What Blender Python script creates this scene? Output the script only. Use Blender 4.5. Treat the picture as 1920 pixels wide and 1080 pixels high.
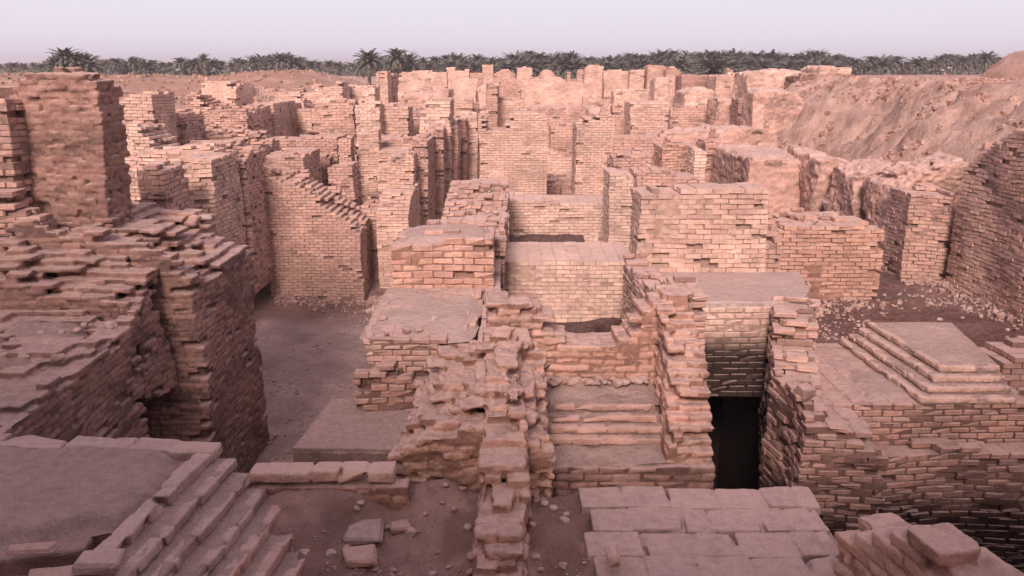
import bpy, math, random
import numpy as np
from math import radians as R

# ------------------------------------------------------------------ camera, world, sun, exposure
scn = bpy.context.scene
for o in list(bpy.data.objects): bpy.data.objects.remove(o)
COL = scn.collection
CAMZ = 7.5; F = 1500.0; PITCH = math.atan(410/1500.0)
cam = bpy.data.cameras.new('camera'); camo = bpy.data.objects.new('camera', cam); COL.objects.link(camo)
cam.sensor_width = 36; cam.lens = 36*F/1920; cam.clip_start = .1; cam.clip_end = 3000
camo.location = (0, 0, CAMZ); camo.rotation_euler = (math.pi/2-PITCH, 0, 0)
scn.camera = camo

SUN_EL, SUN_AZ = 33.0, -10.0          # the sun stands low behind the photographer, a little to the left
w = bpy.data.worlds.new("World"); scn.world = w; w.use_nodes = True
nt = w.node_tree; nt.nodes.clear()
out = nt.nodes.new('ShaderNodeOutputWorld'); bg = nt.nodes.new('ShaderNodeBackground')
sky = nt.nodes.new('ShaderNodeTexSky'); sky.sky_type = 'NISHITA'; sky.sun_disc = False
sky.sun_elevation = R(SUN_EL); sky.sun_rotation = R(180+SUN_AZ); sky.dust_density = 4; sky.air_density = 1; sky.ozone_density = 2
mixw = nt.nodes.new('ShaderNodeMix'); mixw.data_type = 'RGBA'; mixw.inputs[0].default_value = .80
tcw = nt.nodes.new('ShaderNodeTexCoord'); sxw = nt.nodes.new('ShaderNodeSeparateXYZ'); nt.links.new(tcw.outputs['Generated'], sxw.inputs[0])
mrw = nt.nodes.new('ShaderNodeMapRange'); nt.links.new(sxw.outputs['Z'], mrw.inputs[0]); mrw.inputs[1].default_value = .02; mrw.inputs[2].default_value = .34
mrw.interpolation_type = 'SMOOTHSTEP'
grw = nt.nodes.new('ShaderNodeMix'); grw.data_type = 'RGBA'; nt.links.new(mrw.outputs[0], grw.inputs[0])
grw.inputs[6].default_value = (10.1, 9.45, 10.9, 1); grw.inputs[7].default_value = (8.1, 6.1, 7.0, 1)
nt.links.new(grw.outputs[2], mixw.inputs[7])
nt.links.new(sky.outputs[0], mixw.inputs[6]); nt.links.new(mixw.outputs[2], bg.inputs[0])
bg.inputs[1].default_value = .10
nt.links.new(bg.outputs[0], out.inputs[0])

sl = bpy.data.lights.new('sun', 'SUN'); sl.energy = 5.0; sl.angle = R(16); sl.color = (1, .77, .70)
so = bpy.data.objects.new('sun', sl); COL.objects.link(so); so.location = (0, -20, 30)
# light travels towards +Y
from mathutils import Vector, Matrix
d = Vector((math.sin(R(-SUN_AZ))*math.cos(R(SUN_EL)), math.cos(R(SUN_AZ))*math.cos(R(SUN_EL)), -math.sin(R(SUN_EL))))
so.rotation_euler = d.to_track_quat('-Z', 'Y').to_euler()

scn.view_settings.view_transform = 'Standard'; scn.view_settings.look = 'None'
scn.view_settings.gamma = 1; scn.view_settings.exposure = 0.08
scn.render.engine = 'CYCLES'

# ------------------------------------------------------------------ helpers
cp, sp = math.cos(PITCH), math.sin(PITCH)
def XZ(px, py, Y):
    """pixel of the photograph seen at ground distance Y -> world x, z"""
    u, v = (px-960)/F, (540-py)/F
    s = Y/(cp+v*sp)
    return u*s, CAMZ+s*(-sp+v*cp)
def PXY(px, py, z):
    u, v = (px-960)/F, (540-py)/F
    s = (z-CAMZ)/(-sp+v*cp)
    return u*s, s*(cp+v*sp)

def hsh(ix, iy, iz, seed):
    h = (ix.astype(np.int64)*374761393 + iy.astype(np.int64)*668265263 + iz.astype(np.int64)*2147483647 + seed*1274126177) & 0xffffffff
    h = ((h ^ (h >> 13))*1274126177) & 0xffffffff
    h = ((h ^ (h >> 16))*2246822519) & 0xffffffff
    h = h ^ (h >> 15)
    return (h & 0xffffff)/float(0xffffff)*2-1
def vn(x, y, z=0.0, seed=0):
    x = np.asarray(x, float); y = np.asarray(y, float)+0*x; z = np.asarray(z, float)+0*x
    fx, fy, fz = np.floor(x), np.floor(y), np.floor(z)
    tx, ty, tz = x-fx, y-fy, z-fz
    tx = tx*tx*(3-2*tx); ty = ty*ty*(3-2*ty); tz = tz*tz*(3-2*tz)
    r = 0
    for i in (0, 1):
        for j in (0, 1):
            for k in (0, 1):
                r = r + hsh(fx+i, fy+j, fz+k, seed)*(tx if i else 1-tx)*(ty if j else 1-ty)*(tz if k else 1-tz)
    return r
def fbm(x, y, z=0.0, seed=0, o=4):
    r, a = 0, .5
    for i in range(o):
        r = r + a*vn(np.asarray(x)*2**i, np.asarray(y)*2**i, np.asarray(z)*2**i, seed+i*17); a *= .5
    return r
def sst(a, b, x):
    t = np.clip((x-a)/(b-a), 0, 1); return t*t*(3-2*t)

# boxes: sign corners
SG = np.array([(-1,-1,-1),(1,-1,-1),(1,1,-1),(-1,1,-1),(-1,-1,1),(1,-1,1),(1,1,1),(-1,1,1)], float)
BF = [(0,3,2,1),(4,5,6,7),(0,1,5,4),(1,2,6,5),(2,3,7,6),(3,0,4,7)]
# chamfered box template: 24 verts (corner, axis)
def chamfer_template():
    vs = [(c, a) for c in range(8) for a in range(3)]
    idx = {v: i for i, v in enumerate(vs)}
    P = np.array([[SG[c][k]*(1 if k == a else .8) for k in range(3)] for c, a in vs])
    faces = []
    def add(f):
        p = P[f]; c = p.mean(0)
        o_ = np.arctan2(*0*c[:2]) if False else None
        # order round the centroid
        n = c/np.linalg.norm(c); t = np.cross(n, (.31, .52, .79)); t /= np.linalg.norm(t); b = np.cross(n, t)
        ang = np.arctan2((p-c)@b, (p-c)@t)
        faces.append([f[i] for i in np.argsort(ang)])
    for a in range(3):
        for s in (-1, 1):
            add([idx[(c, a)] for c in range(8) if SG[c][a] == s])
    for a in range(3):
        for b in range(a+1, 3):
            for s1 in (-1, 1):
                for s2 in (-1, 1):
                    cs = [c for c in range(8) if SG[c][a] == s1 and SG[c][b] == s2]
                    add([idx[(c, k)] for c in cs for k in (a, b)])
    for c in range(8): add([idx[(c, 0)], idx[(c, 1)], idx[(c, 2)]])
    return vs, faces
CHV, CHF = chamfer_template()
CH_S = np.array([SG[c] for c, a in CHV]); CH_A = np.array([[1 if k == a else 0 for k in range(3)] for c, a in CHV], float)

def raw_mesh(name, verts, faces_list, cols=None, smooth=False):
    """verts (n,3); faces_list: list of int arrays (m,k)"""
    me = bpy.data.meshes.new(name)
    n = len(verts); me.vertices.add(n); me.vertices.foreach_set('co', np.ascontiguousarray(verts, dtype=np.float32).ravel())
    nl = sum(f.size for f in faces_list); npoly = sum(len(f) for f in faces_list)
    me.loops.add(nl); me.polygons.add(npoly)
    me.loops.foreach_set('vertex_index', np.concatenate([f.ravel() for f in faces_list]).astype(np.int32))
    tot = np.concatenate([np.full(len(f), f.shape[1]) for f in faces_list]).astype(np.int32)
    st = np.concatenate([[0], np.cumsum(tot)[:-1]]).astype(np.int32)
    me.polygons.foreach_set('loop_start', st); me.polygons.foreach_set('loop_total', tot)
    me.polygons.foreach_set('use_smooth', np.full(npoly, bool(smooth)))
    if cols is not None:
        at = me.color_attributes.new('tint', 'FLOAT_COLOR', 'POINT')
        c = np.ones((n, 4), np.float32); c[:, :3] = cols; at.data.foreach_set('color', c.ravel())
    me.update(calc_edges=True); me.validate()
    return me

def link(name, me, mat, parent=None):
    o = bpy.data.objects.new(name, me); COL.objects.link(o)
    if me is not None and mat is not None and not me.materials: me.materials.append(mat)
    if parent is not None: o.parent = parent
    return o
def tag(o, label=None, cat=None, group=None, kind=None):
    if label: o['label'] = label
    if cat: o['category'] = cat
    if group: o['group'] = group
    if kind: o['kind'] = kind
    return o

# ------------------------------------------------------------------ materials
def N(nt, t, **kw):
    n = nt.nodes.new(t)
    for k, v in kw.items(): setattr(n, k, v)
    return n
def noise(nt, vec, scale, detail=5, rough=.6):
    n = N(nt, 'ShaderNodeTexNoise'); n.inputs['Scale'].default_value = scale; n.inputs['Detail'].default_value = detail
    n.inputs['Roughness'].default_value = rough; nt.links.new(vec, n.inputs['Vector']); return n.outputs['Fac']
def rng(nt, v, a, b, c, d_):
    n = N(nt, 'ShaderNodeMapRange'); n.clamp = True
    for i, q in enumerate((a, b, c, d_)): n.inputs[i+1].default_value = q
    nt.links.new(v, n.inputs[0]); return n.outputs[0]
def mth(nt, op, a, b):
    n = N(nt, 'ShaderNodeMath', operation=op)
    for i, q in enumerate((a, b)):
        if isinstance(q, (int, float)): n.inputs[i].default_value = q
        else: nt.links.new(q, n.inputs[i])
    return n.outputs[0]
def mixc(nt, f, a, b, blend='MIX'):
    n = N(nt, 'ShaderNodeMix', data_type='RGBA', blend_type=blend)
    for i, q in ((0, f), (6, a), (7, b)):
        if isinstance(q, (int, float)): n.inputs[i].default_value = q
        elif isinstance(q, tuple): n.inputs[i].default_value = (*q, 1)
        else: nt.links.new(q, n.inputs[i])
    return n.outputs[2]
def earth_material(name, dust=(.53, .395, .35), dust_amt=.75, bump=.5, speck=0.0, strength=1.0):
    m = bpy.data.materials.new(name); m.use_nodes = True; nt = m.node_tree; b = nt.nodes['Principled BSDF']
    b.inputs['Roughness'].default_value = .95
    b.inputs['Specular IOR Level'].default_value = .15
    g = N(nt, 'ShaderNodeNewGeometry'); P = g.outputs['Position']
    at = N(nt, 'ShaderNodeAttribute', attribute_name='tint'); c = at.outputs['Color']
    n1 = noise(nt, P, 1.1, 4); n4 = noise(nt, P, 2.6, 8, .7); n2 = noise(nt, P, 9, 6, .7); n3 = noise(nt, P, 45, 4, .7)
    f = mth(nt, 'MULTIPLY', rng(nt, n1, .3, .7, .80, 1.16), rng(nt, n2, .3, .7, .76, 1.20))
    f = mth(nt, 'MULTIPLY', f, rng(nt, n3, .3, .7, .84, 1.13))
    vm = N(nt, 'ShaderNodeVectorMath', operation='SCALE'); nt.links.new(c, vm.inputs[0]); nt.links.new(f, vm.inputs['Scale'])
    c = vm.outputs[0]
    # grey-violet lichen and soot-like weather stains with ragged edges
    st = rng(nt, noise(nt, P, 2.3, 8, .72), .56, .66, 0, .42)
    c = mixc(nt, st, c, (.42, .40, .46), 'MULTIPLY')
    # dust that has settled on ledges and treads
    sx = N(nt, 'ShaderNodeSeparateXYZ'); nt.links.new(g.outputs['Normal'], sx.inputs[0])
    up = rng(nt, sx.outputs['Z'], .45, .9, 0, 1)
    du = mth(nt, 'MULTIPLY', up, rng(nt, n2, .32, .6, .35, dust_amt))
    dc = mixc(nt, rng(nt, n3, .3, .7, 0, 1), tuple(q*.86 for q in dust), tuple(min(1, q*1.12) for q in dust))
    c = mixc(nt, du, c, dc)
    nt.links.new(c, b.inputs['Base Color'])
    h = mth(nt, 'ADD', mth(nt, 'ADD', mth(nt, 'MULTIPLY', n2, .9), mth(nt, 'MULTIPLY', n3, .35)), mth(nt, 'MULTIPLY', n4, 2.2 if strength > 1.2 else .6))
    bp = N(nt, 'ShaderNodeBump'); bp.inputs['Strength'].default_value = bump; bp.inputs['Distance'].default_value = .045*strength
    nt.links.new(h, bp.inputs['Height']); nt.links.new(bp.outputs[0], b.inputs['Normal'])
    return m
M_BRICK = earth_material('weathered_brick', bump=.7)
M_MUD = earth_material('dried_mud', dust=(.51, .38, .335), bump=.9, strength=1.5)
M_GROUND = earth_material('bare_ground', bump=.9, dust_amt=.0, strength=2.0)
def simple(name, col, rough=.9, var=.25, sc=6):
    m = bpy.data.materials.new(name); m.use_nodes = True; nt = m.node_tree; b = nt.nodes['Principled BSDF']
    b.inputs['Roughness'].default_value = rough; b.inputs['Specular IOR Level'].default_value = .2
    g = N(nt, 'ShaderNodeNewGeometry'); n = noise(nt, g.outputs['Position'], sc)
    c = mixc(nt, n, tuple(q*(1-var) for q in col), tuple(q*(1+var) for q in col)); nt.links.new(c, b.inputs['Base Color'])
    return m
M_FROND = simple('palm_frond', (.115, .115, .095), .7, .5, .5)
M_TRUNK = simple('palm_trunk', (.13, .095, .075))
M_POST = simple('grey_post', (.36, .28, .25))

PAL = {
 'pink': ([(.50,.325,.27),(.44,.275,.23),(.55,.375,.31),(.46,.28,.215),(.38,.25,.22),(.52,.37,.28)], [5,4,3,2,1.2,1]),
 'buff': ([(.60,.42,.34),(.54,.37,.30),(.64,.46,.37),(.50,.33,.27),(.44,.29,.24)], [5,4,2,2,1]),
 'yellow': ([(.63,.465,.375),(.58,.42,.345),(.67,.50,.40),(.48,.32,.27),(.37,.25,.22),(.56,.40,.34)], [5,4,3,2,1,1]),
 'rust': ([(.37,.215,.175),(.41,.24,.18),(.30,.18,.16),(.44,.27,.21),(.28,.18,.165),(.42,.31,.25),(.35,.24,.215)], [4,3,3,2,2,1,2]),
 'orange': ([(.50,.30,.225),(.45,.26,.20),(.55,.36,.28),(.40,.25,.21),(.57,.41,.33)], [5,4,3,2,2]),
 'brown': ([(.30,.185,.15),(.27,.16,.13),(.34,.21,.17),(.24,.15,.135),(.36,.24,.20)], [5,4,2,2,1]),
 'grey': ([(.40,.29,.26),(.34,.25,.235),(.45,.33,.29),(.30,.20,.18)], [4,3,3,1]),
}
MORT = {'brown': (.22,.14,.12), 'pink': (.36,.24,.20), 'buff': (.49,.34,.275), 'yellow': (.49,.35,.285), 'rust': (.24,.145,.12), 'orange': (.37,.215,.165), 'grey': (.30,.21,.19)}
rs = np.random.RandomState(7)
def palette(tint, n, pos):
    cs, ws = PAL[tint]; ws = np.array(ws, float); ws /= ws.sum()
    c = np.array(cs)[rs.choice(len(cs), n, p=ws)]
    mean = (np.array(cs)*ws[:, None]).sum(0)
    c = mean+(c-mean)*.40
    c = c*(1+rs.normal(0, .055, (n, 1)))*(1+rs.normal(0, .012, (n, 3)))*1.04
    pn = vn(pos[:, 0]*.8, pos[:, 1]*.8, pos[:, 2]*1.4, 91)[:, None]
    return np.clip(c*(1+.13*pn), .02, .9)
def warpv(P, a, seed=5):
    q = P*.75
    W_ = np.stack([vn(q[:, 0], q[:, 1], q[:, 2], seed), vn(q[:, 0], q[:, 1], q[:, 2], seed+1), .5*vn(q[:, 0], q[:, 1], q[:, 2], seed+2)], 1)
    return P + a*W_

# ------------------------------------------------------------------ brick masonry: every exposed brick is laid, bedded in mortar
from mathutils.bvhtree import BVHTree
NV = [0]
def erode(me, voxel=.022, it=2, amp=.008, smooth=.5):
    """weather a laid-brick mesh into one worn, mud-bound surface that keeps each brick's colour"""
    o = bpy.data.objects.new('weathering', me); COL.objects.link(o)
    m = o.modifiers.new('r', 'REMESH'); m.mode = 'VOXEL'; m.voxel_size = voxel; m.adaptivity = 0
    if it:
        m2 = o.modifiers.new('s', 'SMOOTH'); m2.factor = smooth; m2.iterations = it
    dg = bpy.context.evaluated_depsgraph_get(); ev = o.evaluated_get(dg)
    new = bpy.data.meshes.new_from_object(ev, depsgraph=dg)
    bpy.data.objects.remove(o)
    n = len(new.vertices); co = np.empty(n*3, np.float32); new.vertices.foreach_get('co', co); co = co.reshape(-1, 3).astype(float)
    nr = np.empty(n*3, np.float32); new.vertices.foreach_get('normal', nr); nr = nr.reshape(-1, 3)
    on = len(me.vertices); oc = np.empty(on*4, np.float32); me.color_attributes['tint'].data.foreach_get('color', oc); oc = oc.reshape(-1, 4)
    lf = np.empty(len(me.polygons), np.int32); me.polygons.foreach_get('loop_start', lf)
    vi = np.empty(len(me.loops), np.int32); me.loops.foreach_get('vertex_index', vi); fv = vi[lf]
    bvh = BVHTree.FromPolygons([v.co for v in me.vertices], [tuple(p.vertices) for p in me.polygons])
    fn = bvh.find_nearest
    idx = np.array([fn(c)[2] for c in co])
    cols = oc[fv[idx]]
    d_ = amp*(1.5*fbm(co[:, 0]*9, co[:, 1]*9, co[:, 2]*9, 71, 3)+1.2*np.minimum(0, vn(co[:, 0]*3.1, co[:, 1]*3.1, co[:, 2]*4.5, 73)+.25)*2)
    co = co+nr*d_[:, None]
    new.vertices.foreach_set('co', co.astype(np.float32).ravel())
    for a in list(new.color_attributes): new.color_attributes.remove(a)
    at = new.color_attributes.new('tint', 'FLOAT_COLOR', 'POINT'); at.data.foreach_set('color', cols.astype(np.float32).ravel())
    new.polygons.foreach_set('use_smooth', np.ones(len(new.polygons), bool)); new.materials.clear(); new.update()
    NV[0] += n; nm = me.name; bpy.data.meshes.remove(me); new.name = nm
    return new
GRP = 'ruined brick walls of the excavated city'
NB = [0]
def masonry(name, label, x0, x1, y0, y1, zb, hf, tint='pink', L=.33, C=.1, rough=.012, rag=.10, miss=.012, mud=.012,
            warp=.05, rot=0.0, near=None, parent=None, cat='wall', group=GRP, seed=None, joint=.009, flat=False, mat=None, damp=None, ero=None):
    """hf: number, or [(x,z)...] along x, or ('y', [(y,z)...]), or function(x,y); coordinates unrotated world, rotated about the centre"""
    seed = seed if seed is not None else (int(abs(x0*37+y0*91+x1*13)) % 997)
    if callable(hf): hbase = hf
    elif isinstance(hf, (int, float)): hbase = lambda x, y: hf+0*x
    elif isinstance(hf, tuple):
        a = np.array(sorted(hf[1])); hbase = lambda x, y: np.interp(y, a[:, 0], a[:, 1])
    else:
        a = np.array(sorted(hf)); hbase = lambda x, y: np.interp(x, a[:, 0], a[:, 1])
    def h(x, y):
        r = hbase(x, y)
        if rag: r = r + rag*(1.3*vn(x*1.5, y*1.5, 0, seed)+.8*vn(x*4, y*4, 0, seed+3))
        return r
    if near is None and C == .1 and math.hypot((x0+x1)/2, max(0, y0)) < 14.5: C = .09
    nx = max(1, int(round((x1-x0)/L))); ny = max(1, int(round((y1-y0)/L)))
    lx, ly = (x1-x0)/nx, (y1-y0)/ny
    def bounds(a, n, l, off):
        b = a+np.arange(n+1)*l
        if off: b = np.concatenate([[a], a+(np.arange(n)+.5)*l, [a+n*l]])
        return b
    gx = np.linspace(x0, x1, 40); gy = np.linspace(y0, y1, 20)
    hm = h(*[q.ravel() for q in np.meshgrid(gx, gy)]).max()
    K = int(math.ceil((hm-zb)/C))+1
    BX = []
    for k in range(K):
        z = zb+k*C; off = k % 2
        bx, by = bounds(x0, nx, lx, off), bounds(y0, ny, ly, off)
        cx, cy = (bx[1:]+bx[:-1])/2, (by[1:]+by[:-1])/2
        CX, CY = np.meshgrid(cx, cy, indexing='ij')
        H = h(CX.ravel(), CY.ravel()).reshape(CX.shape)
        pres = H > z+C*.5
        if not pres.any(): break
        Q = np.pad(pres, 1)
        e = [~Q[:-2, 1:-1], ~Q[2:, 1:-1], ~Q[1:-1, :-2], ~Q[1:-1, 2:]]     # -x +x -y +y
        VX, VY = np.meshgrid(np.clip(bx, x0+lx*.25, x1-lx*.25), np.clip(by, y0+ly*.25, y1-ly*.25), indexing='ij')
        HV = h(VX.ravel(), VY.ravel()).reshape(VX.shape)
        hc = np.minimum(np.minimum(HV[:-1, :-1], HV[1:, :-1]), np.minimum(HV[:-1, 1:], HV[1:, 1:]))
        top = hc <= z+C*1.52
        ex = pres & (e[0] | e[1] | e[2] | e[3] | top)
        ii, jj = np.nonzero(ex)
        if len(ii) == 0: continue
        BX.append(np.stack([bx[ii], bx[ii+1], by[jj], by[jj+1], np.full(len(ii), z), np.full(len(ii), z+C),
                  e[0][ii, jj], e[1][ii, jj], e[2][ii, jj], e[3][ii, jj], top[ii, jj]], 1))
    if not BX: return None
    B = np.concatenate(BX); n = len(B); NB[0] += n
    dist = math.hypot((x0+x1)/2, max(0, y0))
    if near is None: near = dist < 14.5
    lo = B[:, [0, 2, 4]]; hi = B[:, [1, 3, 5]]; E = B[:, 6:] > .5
    cen, hs = (lo+hi)/2, (hi-lo)/2
    # mortar bed
    gone = rs.rand(n) < miss
    corner = (E[:, 0] | E[:, 1]) & (E[:, 2] | E[:, 3])
    gone |= corner & (rs.rand(n) < min(.16, 6*miss+.02))
    pt = vn(cen[:, 0]*1.1, cen[:, 1]*1.1, cen[:, 2]*1.6, 57)
    gone |= (pt > .55) & (rs.rand(n) < min(.5, 14*miss))
    if near and dist < 10.7: joint = joint+.003
    ins = np.where(gone, .08, .016+rough*.25 if near else .020+rough*.4)
    mlo, mhi = lo.copy(), hi.copy()
    for a, (l_, h_) in enumerate(((0, 1), (2, 3))):
        mlo[:, a] += np.where(E[:, l_], ins, 0); mhi[:, a] -= np.where(E[:, h_], ins, 0)
    mhi[:, 2] -= np.where(E[:, 4], .016, 0)
    mc, mh = (mlo+mhi)/2, (mhi-mlo)/2
    MV = (mc[:, None, :]+mh[:, None, :]*SG[None]).reshape(-1, 3)
    q = MV*1.6
    if mud:
        out_ = np.repeat(np.stack([E[:, 1].astype(float)-E[:, 0], E[:, 3].astype(float)-E[:, 2], .0*E[:, 4]], 1), 8, axis=0)
        m_ = np.clip(fbm(q[:, 0], q[:, 1], q[:, 2]*1.6, 31, 3)*1.7-.28, -.4, 1)[:, None]
        q = MV*7
        MV = MV + out_*(m_*(mud*1.2+.024)+.006*vn(q[:, 0], q[:, 1], q[:, 2], 32)[:, None])
    mk_ = sst(.2, .6, fbm(MV[:, 0]*1.6, MV[:, 1]*1.6, MV[:, 2]*2.56, 31, 3)*1.7-.28)[:, None]
    mcol = np.array(MORT[tint])[None]*(.80+.32*mk_)*(1+.16*vn(MV[:, 0]*1.5, MV[:, 1]*1.5, MV[:, 2]*1.5, 12))[:, None]
    # bricks
    kb = ~gone; c2, h2 = cen[kb], hs[kb].copy(); nb = len(c2)
    jn = joint*(1+.8*rs.rand(nb, 1))
    h2 = np.maximum(h2-jn*np.array([[1, 1, .75]]), .01)
    E2 = E[kb]
    off = rs.normal(0, rough*(.36 if near else .5), (nb, 3))*np.array([1, 1, .12])
    big = rs.rand(nb) < .06; off[big, :2] *= 2.2
    c2 = c2+off
    jit = min(.006, rough*.3)
    if near:
        ch = (.006+.012*rs.rand(nb, 8, 1)**1.5)
        ch = np.repeat(ch, 3, axis=1)
        V = c2[:, None, :]+CH_S[None]*(h2[:, None, :]-ch*(1-CH_A[None]))
        cj = np.repeat(rs.normal(0, jit, (nb, 8, 3)), 3, axis=1)
        V = V+cj
        # broken corners on a few
        br = rs.rand(nb, 8) < .05
        sh = np.repeat(br, 3, axis=1)[..., None]*CH_S[None]*(-.035)*np.array([1, 1, .5])
        V = (V+sh).reshape(-1, 3); nv = 24; ft = CHF
    else:
        V = c2[:, None, :]+SG[None]*h2[:, None, :]+rs.normal(0, jit, (nb, 8, 3))
        V = V.reshape(-1, 3); nv = 8; ft = BF
    bcol = np.repeat(palette(tint, nb, c2), nv, axis=0)
    base = len(MV)
    fl = []
    o8 = (np.arange(n)*8)[:, None, None]
    fl.append((o8+np.array(BF)[None]).reshape(-1, 4))
    ob = (base+np.arange(nb)*nv)[:, None, None]
    q4 = np.array([f for f in ft if len(f) == 4]); fl.append((ob+q4[None]).reshape(-1, 4))
    q3 = [f for f in ft if len(f) == 3]
    if q3: fl.append((ob+np.array(q3)[None]).reshape(-1, 3))
    P = np.concatenate([MV, V]); P = warpv(P, warp)
    if rot:
        c_, s_ = math.cos(rot), math.sin(rot); ox, oy = (x0+x1)/2, (y0+y1)/2
        dx, dy = P[:, 0]-ox, P[:, 1]-oy
        P[:, 0] = ox+c_*dx-s_*dy; P[:, 1] = oy+s_*dx+c_*dy
    org = np.array([(x0+x1)/2, (y0+y1)/2, zb]); 
    if parent is not None: org = np.array(parent.location)
    P = P-org
    cc_ = np.concatenate([mcol, bcol])
    if damp is not None:  # painted shade: brick colours darkened below the given height
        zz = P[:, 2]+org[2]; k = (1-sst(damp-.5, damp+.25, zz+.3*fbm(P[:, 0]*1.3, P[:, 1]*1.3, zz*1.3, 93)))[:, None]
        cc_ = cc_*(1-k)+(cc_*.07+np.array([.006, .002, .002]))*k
    me = raw_mesh(name, P, fl, cc_)
    if ero or (near and ero is None and dist < 10.7): me = erode(me, *(ero or ((.017, 1, .013) if dist < 10.5 else (.023, 1, .010) if dist < 13.5 else (.030, 1, .007))))
    o = link(name, me, mat or M_BRICK, parent)
    if parent is None:
        o.location = org; tag(o, label, cat, group)
    elif label: o['label'] = label
    return o

def FW(label, Y, t, prof, zb, tint='pink', name='ruined_wall', **kw):
    """wall whose front face stands at ground distance Y; prof = photo pixels along its top edge"""
    pr = [XZ(a, b, Y) for a, b in prof]
    xs = [p[0] for p in pr]
    return masonry(name, label, min(xs), max(xs), Y, Y+t, zb, pr, tint, **kw)

# ------------------------------------------------------------------ eroded mud-brick masses
def mudmass(name, label, x0, x1, y0, y1, zb, prof, col=(.50,.36,.27), rnd=5, amp=.10, strata=.035, seg=.16, rot=0, parent=None, cat='wall', group=GRP, kind=None, batter=0.0, mat=None):
    hx, hy = (x1-x0)/2, (y1-y0)/2
    a = np.array(sorted(prof)) if not isinstance(prof, (int, float)) else np.array([(x0, prof), (x1, prof)])
    zt = a[:, 1].max(); hz = (zt-zb)/2
    n = [max(3, int(round(2*q/seg))) for q in (hx, hy, hz)]
    n = [min(q, 90) for q in n]
    V, Fc = {}, []
    vl = []
    def vid(i, j, k):
        key = (i, j, k)
        if key not in V:
            V[key] = len(vl); vl.append((2*i/n[0]-1, 2*j/n[1]-1, 2*k/n[2]-1))
        return V[key]
    for i in range(n[0]):
        for j in range(n[1]):
            Fc.append([vid(i, j, n[2]), vid(i+1, j, n[2]), vid(i+1, j+1, n[2]), vid(i, j+1, n[2])])
    for i in range(n[0]):
        for k in range(n[2]):
            Fc.append([vid(i, 0, k), vid(i+1, 0, k), vid(i+1, 0, k+1), vid(i, 0, k+1)])
            Fc.append([vid(i+1, n[1], k), vid(i, n[1], k), vid(i, n[1], k+1), vid(i+1, n[1], k+1)])
    for j in range(n[1]):
        for k in range(n[2]):
            Fc.append([vid(0, j+1, k), vid(0, j, k), vid(0, j, k+1), vid(0, j+1, k+1)])
            Fc.append([vid(n[0], j, k), vid(n[0], j+1, k), vid(n[0], j+1, k+1), vid(n[0], j, k+1)])
    p = np.array(vl)
    inf = np.abs(p).max(1); nn = (np.abs(p)**rnd).sum(1)**(1/rnd)
    q = p.copy(); s = (inf/nn)
    up = np.clip((p[:, 2]+1)/2, 0, 1)
    sx = s*(1-up*0)  # round verticals and top edge
    q2 = p*s[:, None]
    q[:, 0] = q2[:, 0]; q[:, 1] = q2[:, 1]; q[:, 2] = np.where(p[:, 2] > 0, q2[:, 2], p[:, 2])
    q[:, 0] *= 1+batter*(1-up); q[:, 1] *= 1+batter*(1-up)
    X = (x0+x1)/2+q[:, 0]*hx; Yy = (y0+y1)/2+q[:, 1]*hy
    ht = np.interp(X, a[:, 0], a[:, 1])
    Z = zb+(q[:, 2]+1)/2*(ht-zb)
    P = np.stack([X, Yy, Z], 1)
    nr = q/np.array([hx, hy, hz]); nr /= np.linalg.norm(nr, axis=1)[:, None]+1e-6
    dsp = amp*1.4*fbm(X*1.1, Yy*1.1, Z*1.1, 40)+strata*vn(X*.7, Yy*.7, Z*9, 60)+amp*.35*vn(X*5, Yy*5, Z*5, 70)
    P = P+nr*dsp[:, None]
    if rot:
        c_, s_ = math.cos(rot), math.sin(rot); ox, oy = (x0+x1)/2, (y0+y1)/2
        dx, dy = P[:, 0]-ox, P[:, 1]-oy
        P[:, 0] = ox+c_*dx-s_*dy; P[:, 1] = oy+s_*dx+c_*dy
    org = np.array([(x0+x1)/2, (y0+y1)/2, zb]) if parent is None else np.array(parent.location)
    cl = np.array(col)[None]*(1+.14*fbm(X*.9, Yy*.9, Z*2.5, 80))[:, None]
    me = raw_mesh(name, P-org, [np.array(Fc)], cl, smooth=True)
    o = link(name, me, mat or M_MUD, parent)
    if parent is None:
        o.location = org; tag(o, label, None if kind == 'structure' else cat, None if kind == 'structure' else group, kind)
    elif label: o['label'] = label
    return o
def MW(label, Y, t, prof, zb, col=(.52,.375,.275), name='eroded_wall', **kw):
    pr = [XZ(a, b, Y) for a, b in prof]; xs = [p[0] for p in pr]
    return mudmass(name, label, min(xs), max(xs), Y, Y+t, zb, pr, col, **kw)

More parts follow.
